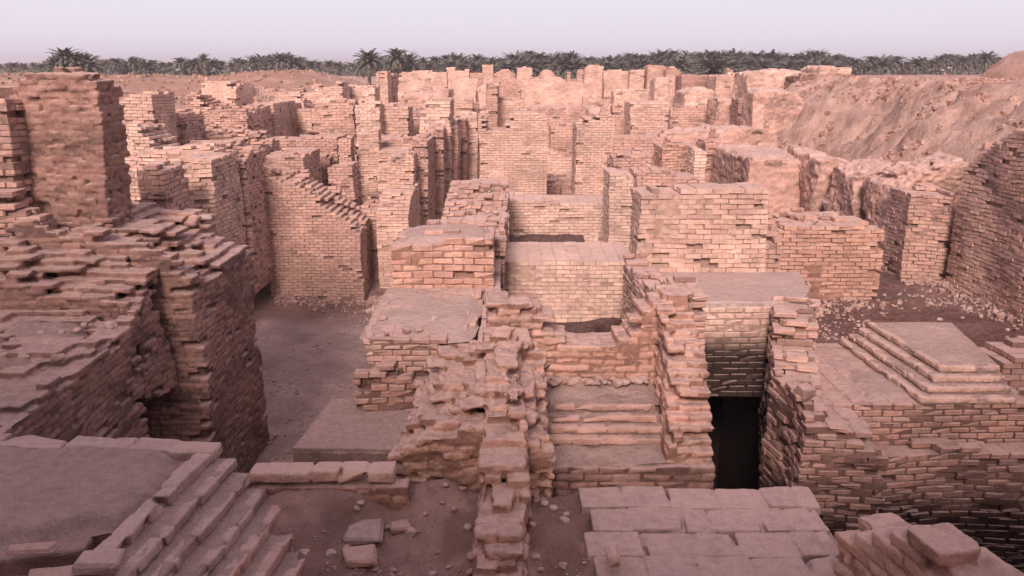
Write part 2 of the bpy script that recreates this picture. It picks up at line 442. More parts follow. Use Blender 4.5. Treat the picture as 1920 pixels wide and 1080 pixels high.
# dusty top surface lying over a masonry top (a part)
def sheet(name, corners, z, parent, col=(.46,.335,.29), res=.10, amp=.018, edge=.05, kind=None, mat=None, zf=None):
    """corners: 4 xy points (near-left, near-right, far-right, far-left)"""
    c = np.array(corners, float)
    lu = max(np.linalg.norm(c[1]-c[0]), np.linalg.norm(c[2]-c[3])); lv = max(np.linalg.norm(c[3]-c[0]), np.linalg.norm(c[2]-c[1]))
    nu, nv = max(4, int(lu/res)), max(4, int(lv/res))
    u, v = np.meshgrid(np.linspace(0, 1, nu+1), np.linspace(0, 1, nv+1), indexing='ij')
    P2 = (c[0]*(1-u[..., None])*(1-v[..., None])+c[1]*u[..., None]*(1-v[..., None])+c[2]*u[..., None]*v[..., None]+c[3]*(1-u[..., None])*v[..., None])
    x, y = P2[..., 0], P2[..., 1]
    x = x+.04*vn(x*3, y*3, 0, 5); y = y+.04*vn(x*3, y*3, 5, 6)
    dz = np.minimum(np.minimum(u, 1-u)*lu, np.minimum(v, 1-v)*lv)
    zz = z +.012 + amp*2.4*fbm(x*1.5, y*1.5, 0, 9, 5)+amp*.5*vn(x*9, y*9, 0, 10) - (edge+.05)*(1-sst(0, .30, dz+.12*fbm(x*3, y*3, 0, 11))) 
    if zf is not None: zz = zz+zf(x, y)
    V = np.stack([x, y, zz], -1).reshape(-1, 3)
    i, j = np.meshgrid(np.arange(nu), np.arange(nv), indexing='ij'); a = i*(nv+1)+j
    Fc = np.stack([a, a+nv+1, a+nv+2, a+1], -1).reshape(-1, 4)
    org = np.array(parent.location) if parent is not None else np.zeros(3)
    cl = np.array(col)[None]*(1+.15*fbm(V[:, 0]*1.3, V[:, 1]*1.3, 0, 44))[:, None]
    me = raw_mesh(name, V-org, [Fc], cl, smooth=True)
    return link(name, me, mat or M_MUD, parent)

# ------------------------------------------------------------------ ground
def rect(x, y, x0, x1, y0, y1, s=.5):
    return sst(x0-s, x0+s, x)*(1-sst(x1-s, x1+s, x))*sst(y0-s, y0+s, y)*(1-sst(y1-s, y1+s, y))
def groundz(x, y):
    z = np.interp(y, [0, 15, 26, 30, 36, 45, 60, 85, 115, 150, 400], [0, 0, .0, .25, 1.0, 2.5, 3.7, 4.1, 5.0, 6, 6])
    L = lambda z, t, m: z*(1-m)+t*m
    z = L(z, 1.9, rect(x, y, 6.0, 60, 12.8, 30, .6))
    z = L(z, .6, rect(x, y, 3.4, 60, -20, 10.5, .5))
    z = L(z, 1.7, rect(x, y, -.6, 2.9, 10, 19, .2))
    z = L(z, 2.0, rect(x, y, -.4, 2.6, 20.5, 27, .2))
    z = L(z, -4.0, rect(x, y, 2.2, 5.9, 6.5, 18.1, .2))
    z = L(z, 2.3, rect(x, y, 1.0, 3.6, 36, 50, 3))
    # left ground beyond the ruins, the spoil mounds
    z = L(z, np.maximum(z, 3.2), rect(x, y, -60, -13, 22, 60, 3))
    z = L(z, 5.2, rect(x, y, -200, -13, 56, 75, 3))
    crest = 7.15+.28*np.sin(x*.21)+.3*vn(x*.12, y*.05, 0, 4)
    z = L(z, crest, rect(x, y, -240, -19, 82, 108, 8))
    z = L(z, 6.2, rect(x, y, -600, -34, 60, 200, 10)*.5)
    # right plateau
    z = L(z, 6.9, rect(x, y, 19.5, 700, -60, 120, 2.5))
    z = L(z, 6.6, rect(x, y, 24, 700, 60, 140, 6))
    z = L(z, 6.9, rect(x, y, -300, 300, -60, -6, 2))
    z = z+.18*fbm(x*.35, y*.35, 0, 3)*1.5+.05*vn(x*2.1, y*2.1, 0, 8)+.022*vn(x*6, y*6, 0, 9)
    return z
def heightfield(name, xs, ys, zf, cf, mat=M_GROUND, kind='structure', **kw):
    X, Y = np.meshgrid(xs, ys, indexing='ij'); Z = zf(X, Y)
    V = np.stack([X, Y, Z], -1).reshape(-1, 3)
    nu, nv = len(xs)-1, len(ys)-1
    i, j = np.meshgrid(np.arange(nu), np.arange(nv), indexing='ij'); a = i*(nv+1)+j
    Fc = np.stack([a, a+nv+1, a+nv+2, a+1], -1).reshape(-1, 4)
    me = raw_mesh(name, V, [Fc], cf(V[:, 0], V[:, 1], V[:, 2]), smooth=True)
    o = link(name, me, mat); tag(o, kind=kind, **kw); return o
def gcol(x, y, z):
    pale = np.array([.50, .375, .345]); dark = np.array([.135, .062, .055]); tan = np.array([.40, .25, .195]); buff = np.array([.45, .315, .245])
    m = np.clip(.5+1.4*fbm(x*.5, y*.5, 0, 21), 0, 1)
    c = pale[None]*(.80+.3*m)[:, None]
    def L(c, t, k): return c*(1-k[:, None])+np.array(t)[None]*k[:, None]
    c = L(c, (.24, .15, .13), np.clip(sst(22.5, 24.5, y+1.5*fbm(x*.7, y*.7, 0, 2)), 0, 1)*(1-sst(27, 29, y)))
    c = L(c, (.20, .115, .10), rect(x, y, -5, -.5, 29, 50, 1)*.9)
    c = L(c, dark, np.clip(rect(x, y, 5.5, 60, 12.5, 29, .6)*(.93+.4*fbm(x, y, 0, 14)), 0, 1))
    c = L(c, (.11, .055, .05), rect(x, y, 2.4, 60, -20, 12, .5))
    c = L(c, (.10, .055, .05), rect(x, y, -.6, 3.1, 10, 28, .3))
    c = L(c, buff, sst(34, 46, y)*.9)
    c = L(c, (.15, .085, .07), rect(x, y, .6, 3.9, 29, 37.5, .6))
    c = L(c, (.27, .18, .16), rect(x, y, .6, 3.9, 37, 47, 1.5))
    c = L(c, (.33, .19, .14), rect(x, y, -300, -12, 50, 125, 4)*np.clip(.75+.7*fbm(x*.15, y*.4, 0, 77), 0, 1))
    c = L(c, tan, rect(x, y, 18, 700, -20, 140, 3))
    return np.clip(c*(1+.25*fbm(x*2.2, y*2.2, 0, 33))[:, None], .02, .8)
def lin(a, b, s): return np.arange(a, b, s)
xs = np.concatenate([lin(-900, -120, 60), lin(-120, -40, 5), lin(-40, -12, .8), lin(-12, 14, .16), lin(14, 40, .8), lin(40, 120, 5), lin(120, 960, 60)])
ys = np.concatenate([lin(-120, -10, 10), lin(-10, 6, .8), lin(6, 34, .16), lin(34, 60, .4), lin(60, 130, 1.2), lin(130, 260, 10), lin(260, 2600, 130)])
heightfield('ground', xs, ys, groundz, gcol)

# the cut earth bank on the right
def bankz(x, y):
    toe = 11.4+.6*vn(y*.25, 0*y, 0, 1)+.25*vn(y*1.1, 0*y, 3, 2)+np.interp(y, [12, 20, 30, 40, 50, 60, 75], [0.3, .4, .0, .8, 2.5, 4, 6])
    wd = np.interp(y, [12, 20, 30, 45, 75], [4.2, 4.4, 5.6, 6.2, 6.5])
    s = (x-toe)/wd
    top = 7.1+.15*vn(y*.3, x*.3, 0, 6)-.3*sst(50, 75, y)
    f = np.where(s < 0, s*3, np.where(s < 1, (1-(1-np.clip(s, 0, 1))**1.7), 1.0))
    base = np.interp(y, [12, 30, 45, 75], [1.6, 1.7, 2.4, 3.8])
    s = s+.07*fbm(x*.8, y*.8, 0, 57)
    g = sst(0, .12, s)*(1-sst(.85, 1.05, s))
    sk = y+x*.75     # gullies run down the slope, slanting
    z = base+(top-base)*np.maximum(f, -1)
    z = z+g*(.40*fbm(sk*.45, (x-y)*.2, 0, 50)+.32*fbm(x*.9, y*.9, 0, 54)-.5*sst(.12, .3, fbm(x*1.3, y*.9, 0, 55))*.6+.16*(np.abs(vn(sk*1.3, (x-y)*.4, 0, 51))-.3)-.30*np.abs(fbm(x*1.9, y*1.5, 0, 56, 4))+.16*fbm(x*4, y*4, 0, 52, 3)+.05*vn(x*6, y*6, z*3, 53))
    z = z-.35*g*rect(x, y, 14.0, 16.5, 33, 37.5, .5)
    return z
def bcol_(x, y, z):
    c = np.array([.50, .345, .285])[None]*(1+.30*fbm(x*1.1, y*1.1, z*1.5, 62))[:, None]
    k = np.clip(.5*sst(.1, .35, fbm(x*1.7, y*1.7, z*2, 63)), 0, .8)[:, None]
    return c*(1-k)+np.array([.24, .125, .095])[None]*k
heightfield('earth_bank', lin(10.2, 26, .13), lin(11, 76, .16), bankz, bcol_, M_GROUND, kind='structure')

# ------------------------------------------------------------------ foreground
# -- mud terrace under the near ruins
def terracez(x, y):
    z = 3.45-.10*sst(3, 6, y)+.14*fbm(x*.9, y*.9, 0, 15)*2+.09*fbm(x*3, y*3, 0, 16, 3)+.022*vn(x*11, y*11, 0, 17)
    z = z+.12*np.exp(-((x+.55)/1.0)**2)*sst(5.0, 6.9, y)+.12*np.exp(-((x-.75)/.5)**2)+.20*np.exp(-((x+.95)/.6)**2)*sst(6.1, 7.05, y)
    z = z+.30*sst(-.9, -1.7, x)*sst(5.5, 6.6, y)
    ex = np.minimum(3.0-x, 7.15+.12*vn(x*2, 0*x, 0, 3)-y)
    z = np.where(ex < 0, np.maximum(z+ex*14, -4.2), z-.1*np.exp(-ex*8))
    return z
def tcol(x, y, z):
    c = np.array([.47, .31, .265])[None]*(1+.3*fbm(x*1.4, y*1.4, 0, 18))[:, None]
    k = np.clip(sst(.02, .3, fbm(x*2.2, y*2.2, 0, 19)), 0, .7)[:, None]
    return c*(1-k)+np.array([.25, .15, .12])[None]*k
heightfield('mud_terrace', lin(-9, 3.7, .055), np.concatenate([lin(-3, 3.6, .3), lin(3.6, 7.9, .05)]), terracez, tcol, M_GROUND, kind='structure')

# -- stepped platform bottom left
ZP = 4.1
A = [PXY(-260, 800, ZP), PXY(418, 829, ZP), PXY(262, 985, ZP), PXY(-300, 1400, ZP)]
def prism(name, pts, z0, z1, parent, tint=(.44,.31,.27), seg=.09, amp=.012, label=None, chips=.03):
    """slab with ragged worn outline; pts counter-clockwise"""
    pts = [np.array(p, float) for p in pts]; ring = []
    for a, b in zip(pts, pts[1:]+pts[:1]):
        n = max(2, int(np.linalg.norm(b-a)/seg))
        for i in range(n): ring.append(a+(b-a)*i/n)
    ring = np.array(ring); c = ring.mean(0)
    dr = ring-c; dr /= np.linalg.norm(dr, axis=1)[:, None]
    nz = vn(ring[:, 0]*6, ring[:, 1]*6, z1*7, 55)*chips+vn(ring[:, 0]*2.1, ring[:, 1]*2.1, z1*3, 56)*chips
    ring = ring+dr*nz[:, None]
    m = len(ring); V = []; lev = [(z0, 0), (z1-.02, 0), (z1-.004, -.014), (z1, -.04)]
    for zz, q in lev: V.append(np.concatenate([ring+dr*q, np.full((m, 1), zz)], 1))
    V = np.concatenate(V)+0.0
    V[m:, 2] += amp*vn(V[m:, 0]*4, V[m:, 1]*4, 0, 57)
    F4 = []
    for l in range(3):
        for i in range(m):
            j = (i+1) % m; F4.append([l*m+i, l*m+j, (l+1)*m+j, (l+1)*m+i])
    top = list(range(3*m, 4*m))
    org = np.array(parent.location)
    cl = np.array(tint)[None]*(1+.16*fbm(V[:, 0]*3, V[:, 1]*3, V[:, 2]*8, 58))[:, None]
    me = bpy.data.meshes.new(name); me.from_pydata([tuple(v-org) for v in V], [], F4+[top]); 
    at = me.color_attributes.new('tint', 'FLOAT_COLOR', 'POINT'); cc = np.ones((len(V), 4), np.float32); cc[:, :3] = cl; at.data.foreach_set('color', cc.ravel())
    for p in me.polygons: p.use_smooth = False
    o = link(name, me, M_MUD, parent)
    if label: o['label'] = label
    return o
plat = bpy.data.objects.new('stepped_platform', None); COL.objects.link(plat); plat.location = (A[1][0]-2, A[1][1]-1, ZP-.7)
tag(plat, 'broad dusty brick platform with worn brick steps down its right side, lower left', 'platform')

def brick_row(name, p, q, z, parent, W=.30, T=.10, tint='pink', Lb=.34, dust=True, jit=.009, miss=0.0, label=None, depthdir=None, seed=0, zj=.004):
    """a row of worn paving bricks along the edge p->q (xy), reaching W back to the left of it"""
    p, q = np.array(p, float), np.array(q, float); d_ = q-p; Ln = np.linalg.norm(d_); d_ /= Ln
    nrm = np.array([-d_[1], d_[0]]) if depthdir is None else np.array(depthdir, float)
    r2 = np.random.RandomState(seed+int(abs(p[0]*100)))
    pos = 0; C_, H_, rot_ = [], [], []
    while pos < Ln-.05:
        l = min(Lb*r2.choice([1, 1, 1, .5, .75])*(1+.06*r2.randn()), Ln-pos); 
        if r2.rand() >= miss:
            ctr = p+d_*(pos+l/2)+nrm*(W/2+r2.normal(0, jit))
            C_.append((ctr[0], ctr[1], z-T/2+r2.normal(0, zj))); H_.append((l/2-.007, W/2, T/2)); rot_.append(math.atan2(d_[1], d_[0])+r2.normal(0, .02))
        pos += l
    C_, H_, rot_ = np.array(C_), np.array(H_), np.array(rot_); nb = len(C_)
    ch = np.repeat(.005+.010*r2.rand(nb, 8, 1), 3, axis=1)
    V = CH_S[None]*(H_[:, None, :]-ch*(1-CH_A[None]))+np.repeat(r2.normal(0, .006, (nb, 8, 3)), 3, axis=1)
    br = np.repeat(r2.rand(nb, 8) < .06, 3, axis=1)[..., None]*CH_S[None]*(-.04); V = V+br*np.array([1, 1, .6])
    c_, s_ = np.cos(rot_)[:, None], np.sin(rot_)[:, None]
    X = V[..., 0]*c_-V[..., 1]*s_; Yv = V[..., 0]*s_+V[..., 1]*c_
    V = np.stack([X, Yv, V[..., 2]], -1)+C_[:, None, :]
    V = V.reshape(-1, 3)
    cols = np.repeat(palette(tint, nb, C_), 24, axis=0)
    ob = (np.arange(nb)*24)[:, None, None]
    fl = [(ob+np.array([f for f in CHF if len(f) == 4])[None]).reshape(-1, 4), (ob+np.array([f for f in CHF if len(f) == 3])[None]).reshape(-1, 3)]
    org = np.array(parent.location) if parent is not None else np.zeros(3)
    me = erode(raw_mesh(name, V-org, fl, cols), .014 if p[1] < 9 else .018, 1, .006)
    o = link(name, me, M_BRICK, parent)
    if label: o['label'] = label
    return o

core = masonry('brick_base', None, -9.5, A[1][0]-.25, 3.0, A[1][1]-.03, -.2, ZP-.06, 'rust', rag=.0, warp=.03, parent=plat, near=False)
# remove the part of the base under the treads by giving the platform its own outline
bpy.data.objects.remove(core)
PF = [PXY(-240, 1050, ZP), PXY(60, 1030, ZP), PXY(150, 1008, ZP), PXY(170, 985, ZP)]
prism('core', PF+[(A[2][0]-.02, A[2][1]), (A[1][0]-.02, A[1][1]-.05), (A[0][0], A[0][1]-.05)], .0, ZP-.07, plat, (.33,.21,.18))
prism('lower_paving', [(-9, 2.6), (A[2][0]-1.2, 2.6), (A[2][0]-.25, A[2][1]-.1), PXY(-240, 1030, ZP)], .0, ZP-.20, plat, (.36,.24,.21))
brick_row('broken_course', PXY(60, 1065, ZP-.1), PXY(225, 1045, ZP-.1), ZP-.09, plat, W=.28, T=.10, Lb=.36, tint='rust', depthdir=(0, -1), seed=77)
sheet('pavement', [PXY(-240, 1046, ZP), (A[2][0]-.12, A[2][1]+.02), (A[1][0]-.20, A[1][1]-.12), (A[0][0], A[0][1]-.1)], ZP+.004, plat, (.36,.25,.235), res=.06, amp=.016, edge=.05)
brick_row('kerb', A[1], A[0], ZP+.012, plat, W=.26, T=.12, Lb=.42, tint='grey', depthdir=(0, -1))
S0, S1 = np.array(A[2]), np.array(A[1])
dd = (S1-S0)/np.linalg.norm(S1-S0); right = np.array([dd[1], -dd[0]])
ns = 6
for i in range(ns+1):
    zt = ZP+.004-i*.092
    off = right*(i*.185)
    p = S0-dd*(1.6+.02*i)+off*1.0; q = S1-dd*(.02+.10*i)+off*1.0
    if i == 0: brick_row('edge_course', q, p, zt+.004, plat, W=.16, T=.11, tint='grey', depthdir=-right, seed=3)
    else:
        stp = brick_row('step', q, p, zt, plat, W=.11, T=.095, jit=.003, tint='grey' if i < 4 else 'pink', depthdir=-right, seed=i*5, miss=0)
        rc = [tuple(p-right*.34), tuple(p-right*.012), tuple(q-right*.012), tuple(q-right*.34)]
        rr = prism('mortar_bed', [tuple(p-right*.34), tuple(p-right*.02), tuple(q-right*.02), tuple(q-right*.34)], zt-.6, zt-.006, plat, (.38,.265,.24), chips=.008)
# dirt sunk between platform front corner bricks
# -- parapet course right of the steps
ppt = bpy.data.objects.new('low_parapet', None); COL.objects.link(ppt)
pa, pb = PXY(476, 850, 4.02), PXY(745, 848, 4.02); ppt.location = (pa[0], pa[1], 3.4)
tag(ppt, 'low parapet of pale long bricks between the worn steps and the orange ruin stub', 'parapet')
brick_row('coping', pb, pa, 3.94, ppt, W=.24, T=.11, Lb=.5, tint='buff', depthdir=(0, -1), seed=8)
masonry('brick_course', None, pa[0]-.3, pb[0]+.15, pa[1]-.24, pa[1]-.02, 1.2, 3.83, 'orange', rag=.02, warp=.02, parent=ppt)

# -- orange ruin stub in the middle with its spine running towards the camera
stub = bpy.data.objects.new('ruined_pier', None); COL.objects.link(stub); stub.location = (-.3, 7.9, 3.0)
tag(stub, 'crumbling orange brick pier with ragged stepped top in the centre foreground', 'pier')
def stubh(x, y):
    t = np.interp(x, [-1.25, -1.0, -.85, -.5, -.30, .0, .18, .45], [3.9, 4.25, 4.42, 4.50, 4.62, 4.68, 4.45, 4.1])
    f = np.interp(y, [7.15, 7.35, 7.65, 7.95, 8.6], [-.42, -.25, -.12, 0, .0])
    return t+f
masonry('brick_body', None, -1.22, .42, 7.12, 8.75, 2.4, stubh, 'orange', L=.26, C=.088, rough=.028, rag=.10, miss=.05, mud=.07, warp=.15, ero=(.016, 2, .034), parent=stub)
def spineh(x, y): return np.interp(y, [4.6, 5.3, 5.9, 6.3, 6.7, 7.0, 7.3], [3.55, 3.68, 3.80, 3.95, 4.12, 4.25, 4.35])+.05*np.sin(y*9)
masonry('spine', 'narrow broken spine of bricks running towards the camera', -.30, .14, 4.6, 7.2, 3.1, spineh, 'orange', L=.22, C=.085, rough=.028, rag=.07, miss=.03, mud=.05, warp=.10, ero=(.015, 3, .022), parent=stub)
def loosecol(x, y, z): return tcol(x, y, z)

# -- niche wall behind, with its notch
zn = 1.5
def nicheh(x, y):
    return np.interp(x, [-.35, -.15, .28, .33, .52, .60, .68, 1.42, 1.50, 1.66, 1.80, 2.05, 2.4], [4.48, 4.5, 4.5, 4.36, 4.3, 4.06, 3.94, 3.94, 4.12, 4.26, 4.5, 4.58, 4.6])
nic = bpy.data.objects.new('niche_wall', None); COL.objects.link(nic); nic.location = (1.0, 10.1, 1.5)
tag(nic, 'orange brick wall with dipped centre behind the ledge of rubble, middle of the photo', 'wall', GRP)
masonry('brick_body', None, -.35, 2.45, 10.1, 10.75, zn, nicheh, 'orange', L=.32, C=.098, rough=.022, rag=.03, miss=.015, mud=.02, warp=.05, parent=nic)
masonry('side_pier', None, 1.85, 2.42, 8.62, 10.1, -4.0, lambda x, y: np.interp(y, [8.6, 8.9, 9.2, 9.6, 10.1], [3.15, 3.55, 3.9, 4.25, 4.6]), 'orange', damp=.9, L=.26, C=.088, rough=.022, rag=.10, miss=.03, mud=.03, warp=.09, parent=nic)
masonry('side_pier', None, -.40, .22, 8.75, 10.1, 1.5, lambda x, y: np.interp(y, [8.7, 9.2, 9.6, 10.1], [4.0, 4.15, 4.25, 4.4]), 'orange', L=.26, C=.088, rough=.022, rag=.10, miss=.03, mud=.035, warp=.09, parent=nic)
stp = bpy.data.objects.new('niche_steps', None); COL.objects.link(stp); stp.location = (1.0, 8.9, -2)
tag(stp, 'short flight of four brick steps below the rubble ledge in the niche', 'steps')
masonry('base', None, .35, 2.42, 8.50, 10.1, -2.5, 3.02, 'rust', L=.34, C=.10, rough=.012, rag=.0, miss=.01, mud=.01, warp=.03, parent=stp, near=True)
sheet('landing', [(.35, 8.58), (1.95, 8.58), (1.95, 9.2), (.35, 9.2)], 3.05, stp, (.43,.31,.275), res=.06, edge=.03)
for i in range(4):
    y0 = 8.98+i*.115; z = 3.13+i*.098
    brick_row('step', (.42+.04*i, y0), (1.93-.05*i, y0), z, stp, W=.12, T=.09, tint='pink', seed=20+i, Lb=.36, jit=.003)
    prism('tread', [(.36, y0+.03), (1.96-.05*i, y0+.03), (1.96-.05*i, y0+.5), (.36, y0+.5)], z-.14, z-.006, stp, (.42,.30,.265), chips=.006)
prism('mortar_bed', [(.35, 9.1), (1.85, 9.1), (1.85, 10.1), (.35, 10.1)], 2.9, 3.20, stp, (.36,.245,.215), chips=.005)
sheet('ledge', [(.32, 9.42), (1.88, 9.42), (1.88, 10.14), (.32, 10.14)], 3.455, stp, (.46,.33,.285), res=.06, amp=.02, edge=.05, zf=lambda x, y: .10*sst(9.7, 10.1, y)+.05*sst(.7, .35, x))
prism('ledge_core', [(.35, 9.5), (1.86, 9.5), (1.86, 10.12), (.35, 10.12)], 2.9, 3.42, stp, (.36,.245,.215), chips=.005)

# -- paved slab bottom right of centre
sla = bpy.data.objects.new('paved_wall_top', None); COL.objects.link(sla); sla.location = (1.7, 6.3, -3)
tag(sla, 'flat broad wall top of big worn square bricks at the bottom edge beside the dark pit', 'wall', GRP)
def slabh(x, y):
    return np.where(x < 3.12-.32*(7.2-y)/1.4*.55+.0, 3.56, -9.0)
masonry('brick_body', None, .62, 3.02, 3.9, 7.05, -4.0, lambda x, y: np.where(x < np.interp(y, [3.9, 5.6, 7.2], [2.55, 2.74, 2.95]), 3.45, -9), 'grey', L=.40, C=.12, rough=.016, rag=.0, miss=.0, mud=.0, warp=.06, parent=sla, joint=.012, near=True, ero=False)

for i in range(8):
    ya = 3.95+i*.385; xe = np.interp(ya+.2, [3.9, 5.6, 7.2], [2.52, 2.72, 2.93])
    brick_row('paving_course', (.66+.05*math.sin(i*2.3), ya), (xe+.04*math.sin(i*3.1), ya), 3.575+.006*math.sin(i*1.7), sla, W=.374, T=.12, tint='grey', Lb=.46, seed=300+i, zj=.010, jit=.008)
# -- tilted stub in the bottom right corner
masonry('leaning_wall', 'short leaning wall end of big slanting bricks in the bottom right corner', 2.75, 3.50, 3.2, 5.75, 1.2,
        lambda x, y: np.interp(y, [3.2, 4.3, 5.0, 5.45, 5.75], [4.3, 4.42, 4.42, 4.32, 4.1])-.3*np.abs(x-3.1), 'orange', L=.36, C=.12, rough=.02, rag=.09, miss=.02, mud=.04, warp=.10, rot=R(12))

# ------------------------------------------------------------------ middle: the street side platforms
mp = bpy.data.objects.new('brick_pavement', None); COL.objects.link(mp)
zl = 2.2; q0, q1 = PXY(548, 840, zl), PXY(770, 842, zl); q2, q3 = PXY(800, 741, zl), PXY(627, 741, zl)
mp.location = (q0[0]+.8, q0[1], 0)
tag(mp, 'low dusty paved platform beside the street, just beyond the parapet', 'platform')
prism('core', [q0, (-.75, q1[1]), (-.75, 12.4), (q3[0], 12.4)], -.2, zl-.06, mp, (.35,.235,.205))
prism('pavement', [(q0[0], q0[1]), (-.75, q0[1]), (-.75, 12.4), (q3[0]-.03, 12.4)], zl-.08, zl, mp, (.41,.295,.265), seg=.3, chips=.008)
zs = 3.3; 
us = bpy.data.objects.new('raised_slab', None); COL.objects.link(us); us.location = (-1.6, 13, 1)
tag(us, 'raised slab with bright dusty top and crumbling brick front, left of the rooms', 'platform')
e0, e1, e2, e3 = PXY(672, 632, zs), PXY(888, 640, zs), PXY(916, 532, zs), PXY(735, 532, zs)
masonry('brick_body', None, e0[0]+.05, e1[0]+.02, 12.15, 15.6, 1.8, zs-.02, 'pink', L=.32, C=.095, rough=.02, rag=.05, miss=.03, mud=.04, warp=.09, parent=us, near=True)
masonry('broken_front', None, e0[0]-.12, e1[0]-.35, 11.85, 12.3, 1.9, [(e0[0]-.12, 2.75), (e0[0]+.4, 3.0), (e0[0]+.9, 2.85), (e1[0]-.35, 3.1)], 'rust', L=.30, C=.11, rough=.04, rag=.12, miss=.10, mud=.05, warp=.10, parent=us)
sheet('pavement', [(e0[0]-.02, e0[1]+.05), (e1[0]-.02, e1[1]+.1), (e2[0]-.02, e2[1]), (e3[0]-.1, e3[1])], zs+.02, us, (.56,.43,.375), res=.08, amp=.02, edge=.06)
# block on it
bl = bpy.data.objects.new('brick_block', None); COL.objects.link(bl); bl.location = (-1.5, 15.3, 3.2)
tag(bl, 'square orange brick block with dusty top standing at the back of the raised slab', 'block')
bx0, _ = XZ(737, 530, 15.3); bx1, _ = XZ(926, 530, 15.3)
masonry('brick_body', None, bx0, bx1, 15.3, 17.3, 0.0, 4.24, 'orange', L=.40, C=.135, rough=.022, rag=.02, miss=.02, mud=.025, warp=.06, parent=bl, near=True)
sheet('dust_cover', [(bx0+.08, 15.45), (bx1-.12, 15.42), (bx1-.15, 17.2), (bx0+.1, 17.2)], 4.275, bl, (.47,.345,.30), res=.08, edge=.05)
masonry('ruined_wall', 'broad uneven dusty wall top running back from the orange block to the tower', -1.95, -.12, 17.35, 26.2, .2,
        ('y', [(17.3, 4.0), (19, 4.0), (20.5, 3.7), (23, 3.75), (24.5, 4.05), (26.2, 4.1)]), 'pink', rag=.12, miss=.02, mud=.03, warp=.08, rough=.02)
masonry('ruined_wall', 'thin smooth wall edging the slit passage left of the sunken room', -.55, -.22, 11.0, 19.5, 1.0,
        ('y', [(11, 3.5), (13, 3.3), (16, 3.35), (19.5, 3.6)]), 'grey', rag=.03, miss=.0, rough=.008, mud=.02, joint=.004)
# room cross walls
masonry('ruined_wall', 'cross wall with wide brick top and yellow brick face behind the sunken room', -.22, 2.95, 18.5, 20.7, 1.2, 3.12, 'yellow', rag=.025, miss=.012, rough=.014, mud=.02, near=False)
masonry('ruined_wall', 'yellow brick wall closing the second room, below the brick tower', -.10, 3.3, 27.0, 29.0, 1.2, [(-.1, 3.2), (1.4, 3.12), (3.3, 3.1)], 'yellow', rag=.04, miss=.01, rough=.012)
FW('bright yellow square wall end at the right of the second sunken room', 24, 1.6, [(1142, 330), (1160, 324), (1190, 334)], 1.2, 'yellow', rag=.02, miss=.004)
# tall square block right
masonry('brick_block', 'tall square buff brick block standing right of the two sunken rooms', 2.55, 5.15, 15.8, 16.9, .8, [(2.55, 5.1), (3.6, 5.17), (5.15, 5.22)], 'buff', rag=.03, miss=.016, rough=.018, mud=.035, joint=.006, warp=.04, near=False, cat='block', group=None)
masonry('ruined_wall', 'rough mud-bound brick wall between the sunken room and the dark shaft', 2.30, 2.78, 10.75, 15.8, -4.2, ('y', [(10.75, 4.5), (12, 4.4), (13, 4.15), (14, 3.8), (15.8, 3.9)]), 'pink', rag=.09, rough=.02, miss=.015, mud=.08, warp=.10)
# white slab over the pit
ws = bpy.data.objects.new('slab_wall', None); COL.objects.link(ws); ws.location = (4, 13.6, 0)
tag(ws, 'pale flat slab on yellow brick wall at the back of the dark pit', 'wall', GRP)
f0 = PXY(1333, 572, 3.5); f1 = PXY(1528, 572, 3.5)
masonry('brick_body', None, 2.6, 4.75, 13.55, 15.75, 1.72, 3.40, 'yellow', damp=2.85, L=.30, C=.115, rough=.015, rag=.0, miss=.01, parent=ws, near=True)  # shaft darkness painted into the lower bricks
prism('foundation', [(2.2, 17.6), (5.4, 17.6), (5.4, 18.2), (2.2, 18.2)], -4.4, .9, ws, (.05, .032, .03), seg=.3, label='foundation deep inside the shaft, its shade painted in near-black')  # near-black colour of both foundations stands in for the shaft's shade
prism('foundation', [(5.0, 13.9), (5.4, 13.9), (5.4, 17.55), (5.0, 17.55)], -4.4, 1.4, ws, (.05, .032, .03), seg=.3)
prism('slab', [(2.62, 13.58), (4.45, 13.58), (5.12, 13.65), (5.55, 14.4), (5.85, 15.78), (2.62, 15.78)], 3.40, 3.53, ws, (.56,.44,.40), seg=.25, chips=.02)

# long brick wall right
masonry('ruined_wall', 'long low orange brick wall right of the tall buff block, rubble on its top', 5.2, 9.15, 19.3, 20.9, 1.2, [(5.2, 4.6), (5.6, 4.3), (5.9, 3.75), (6.5, 3.72), (7.4, 3.9), (8.2, 3.85), (9.15, 3.68)], 'orange', rag=.05, miss=.02, rough=.020, mud=.035, near=False)
masonry('ruined_wall', 'small lit brick wall piece rising between the tall block and the orange wall', 5.15, 5.75, 16.6, 19.4, 1.0, ('y', [(16.6, 3.9), (18, 4.6), (19.4, 4.9)]), 'pink', rag=.08)

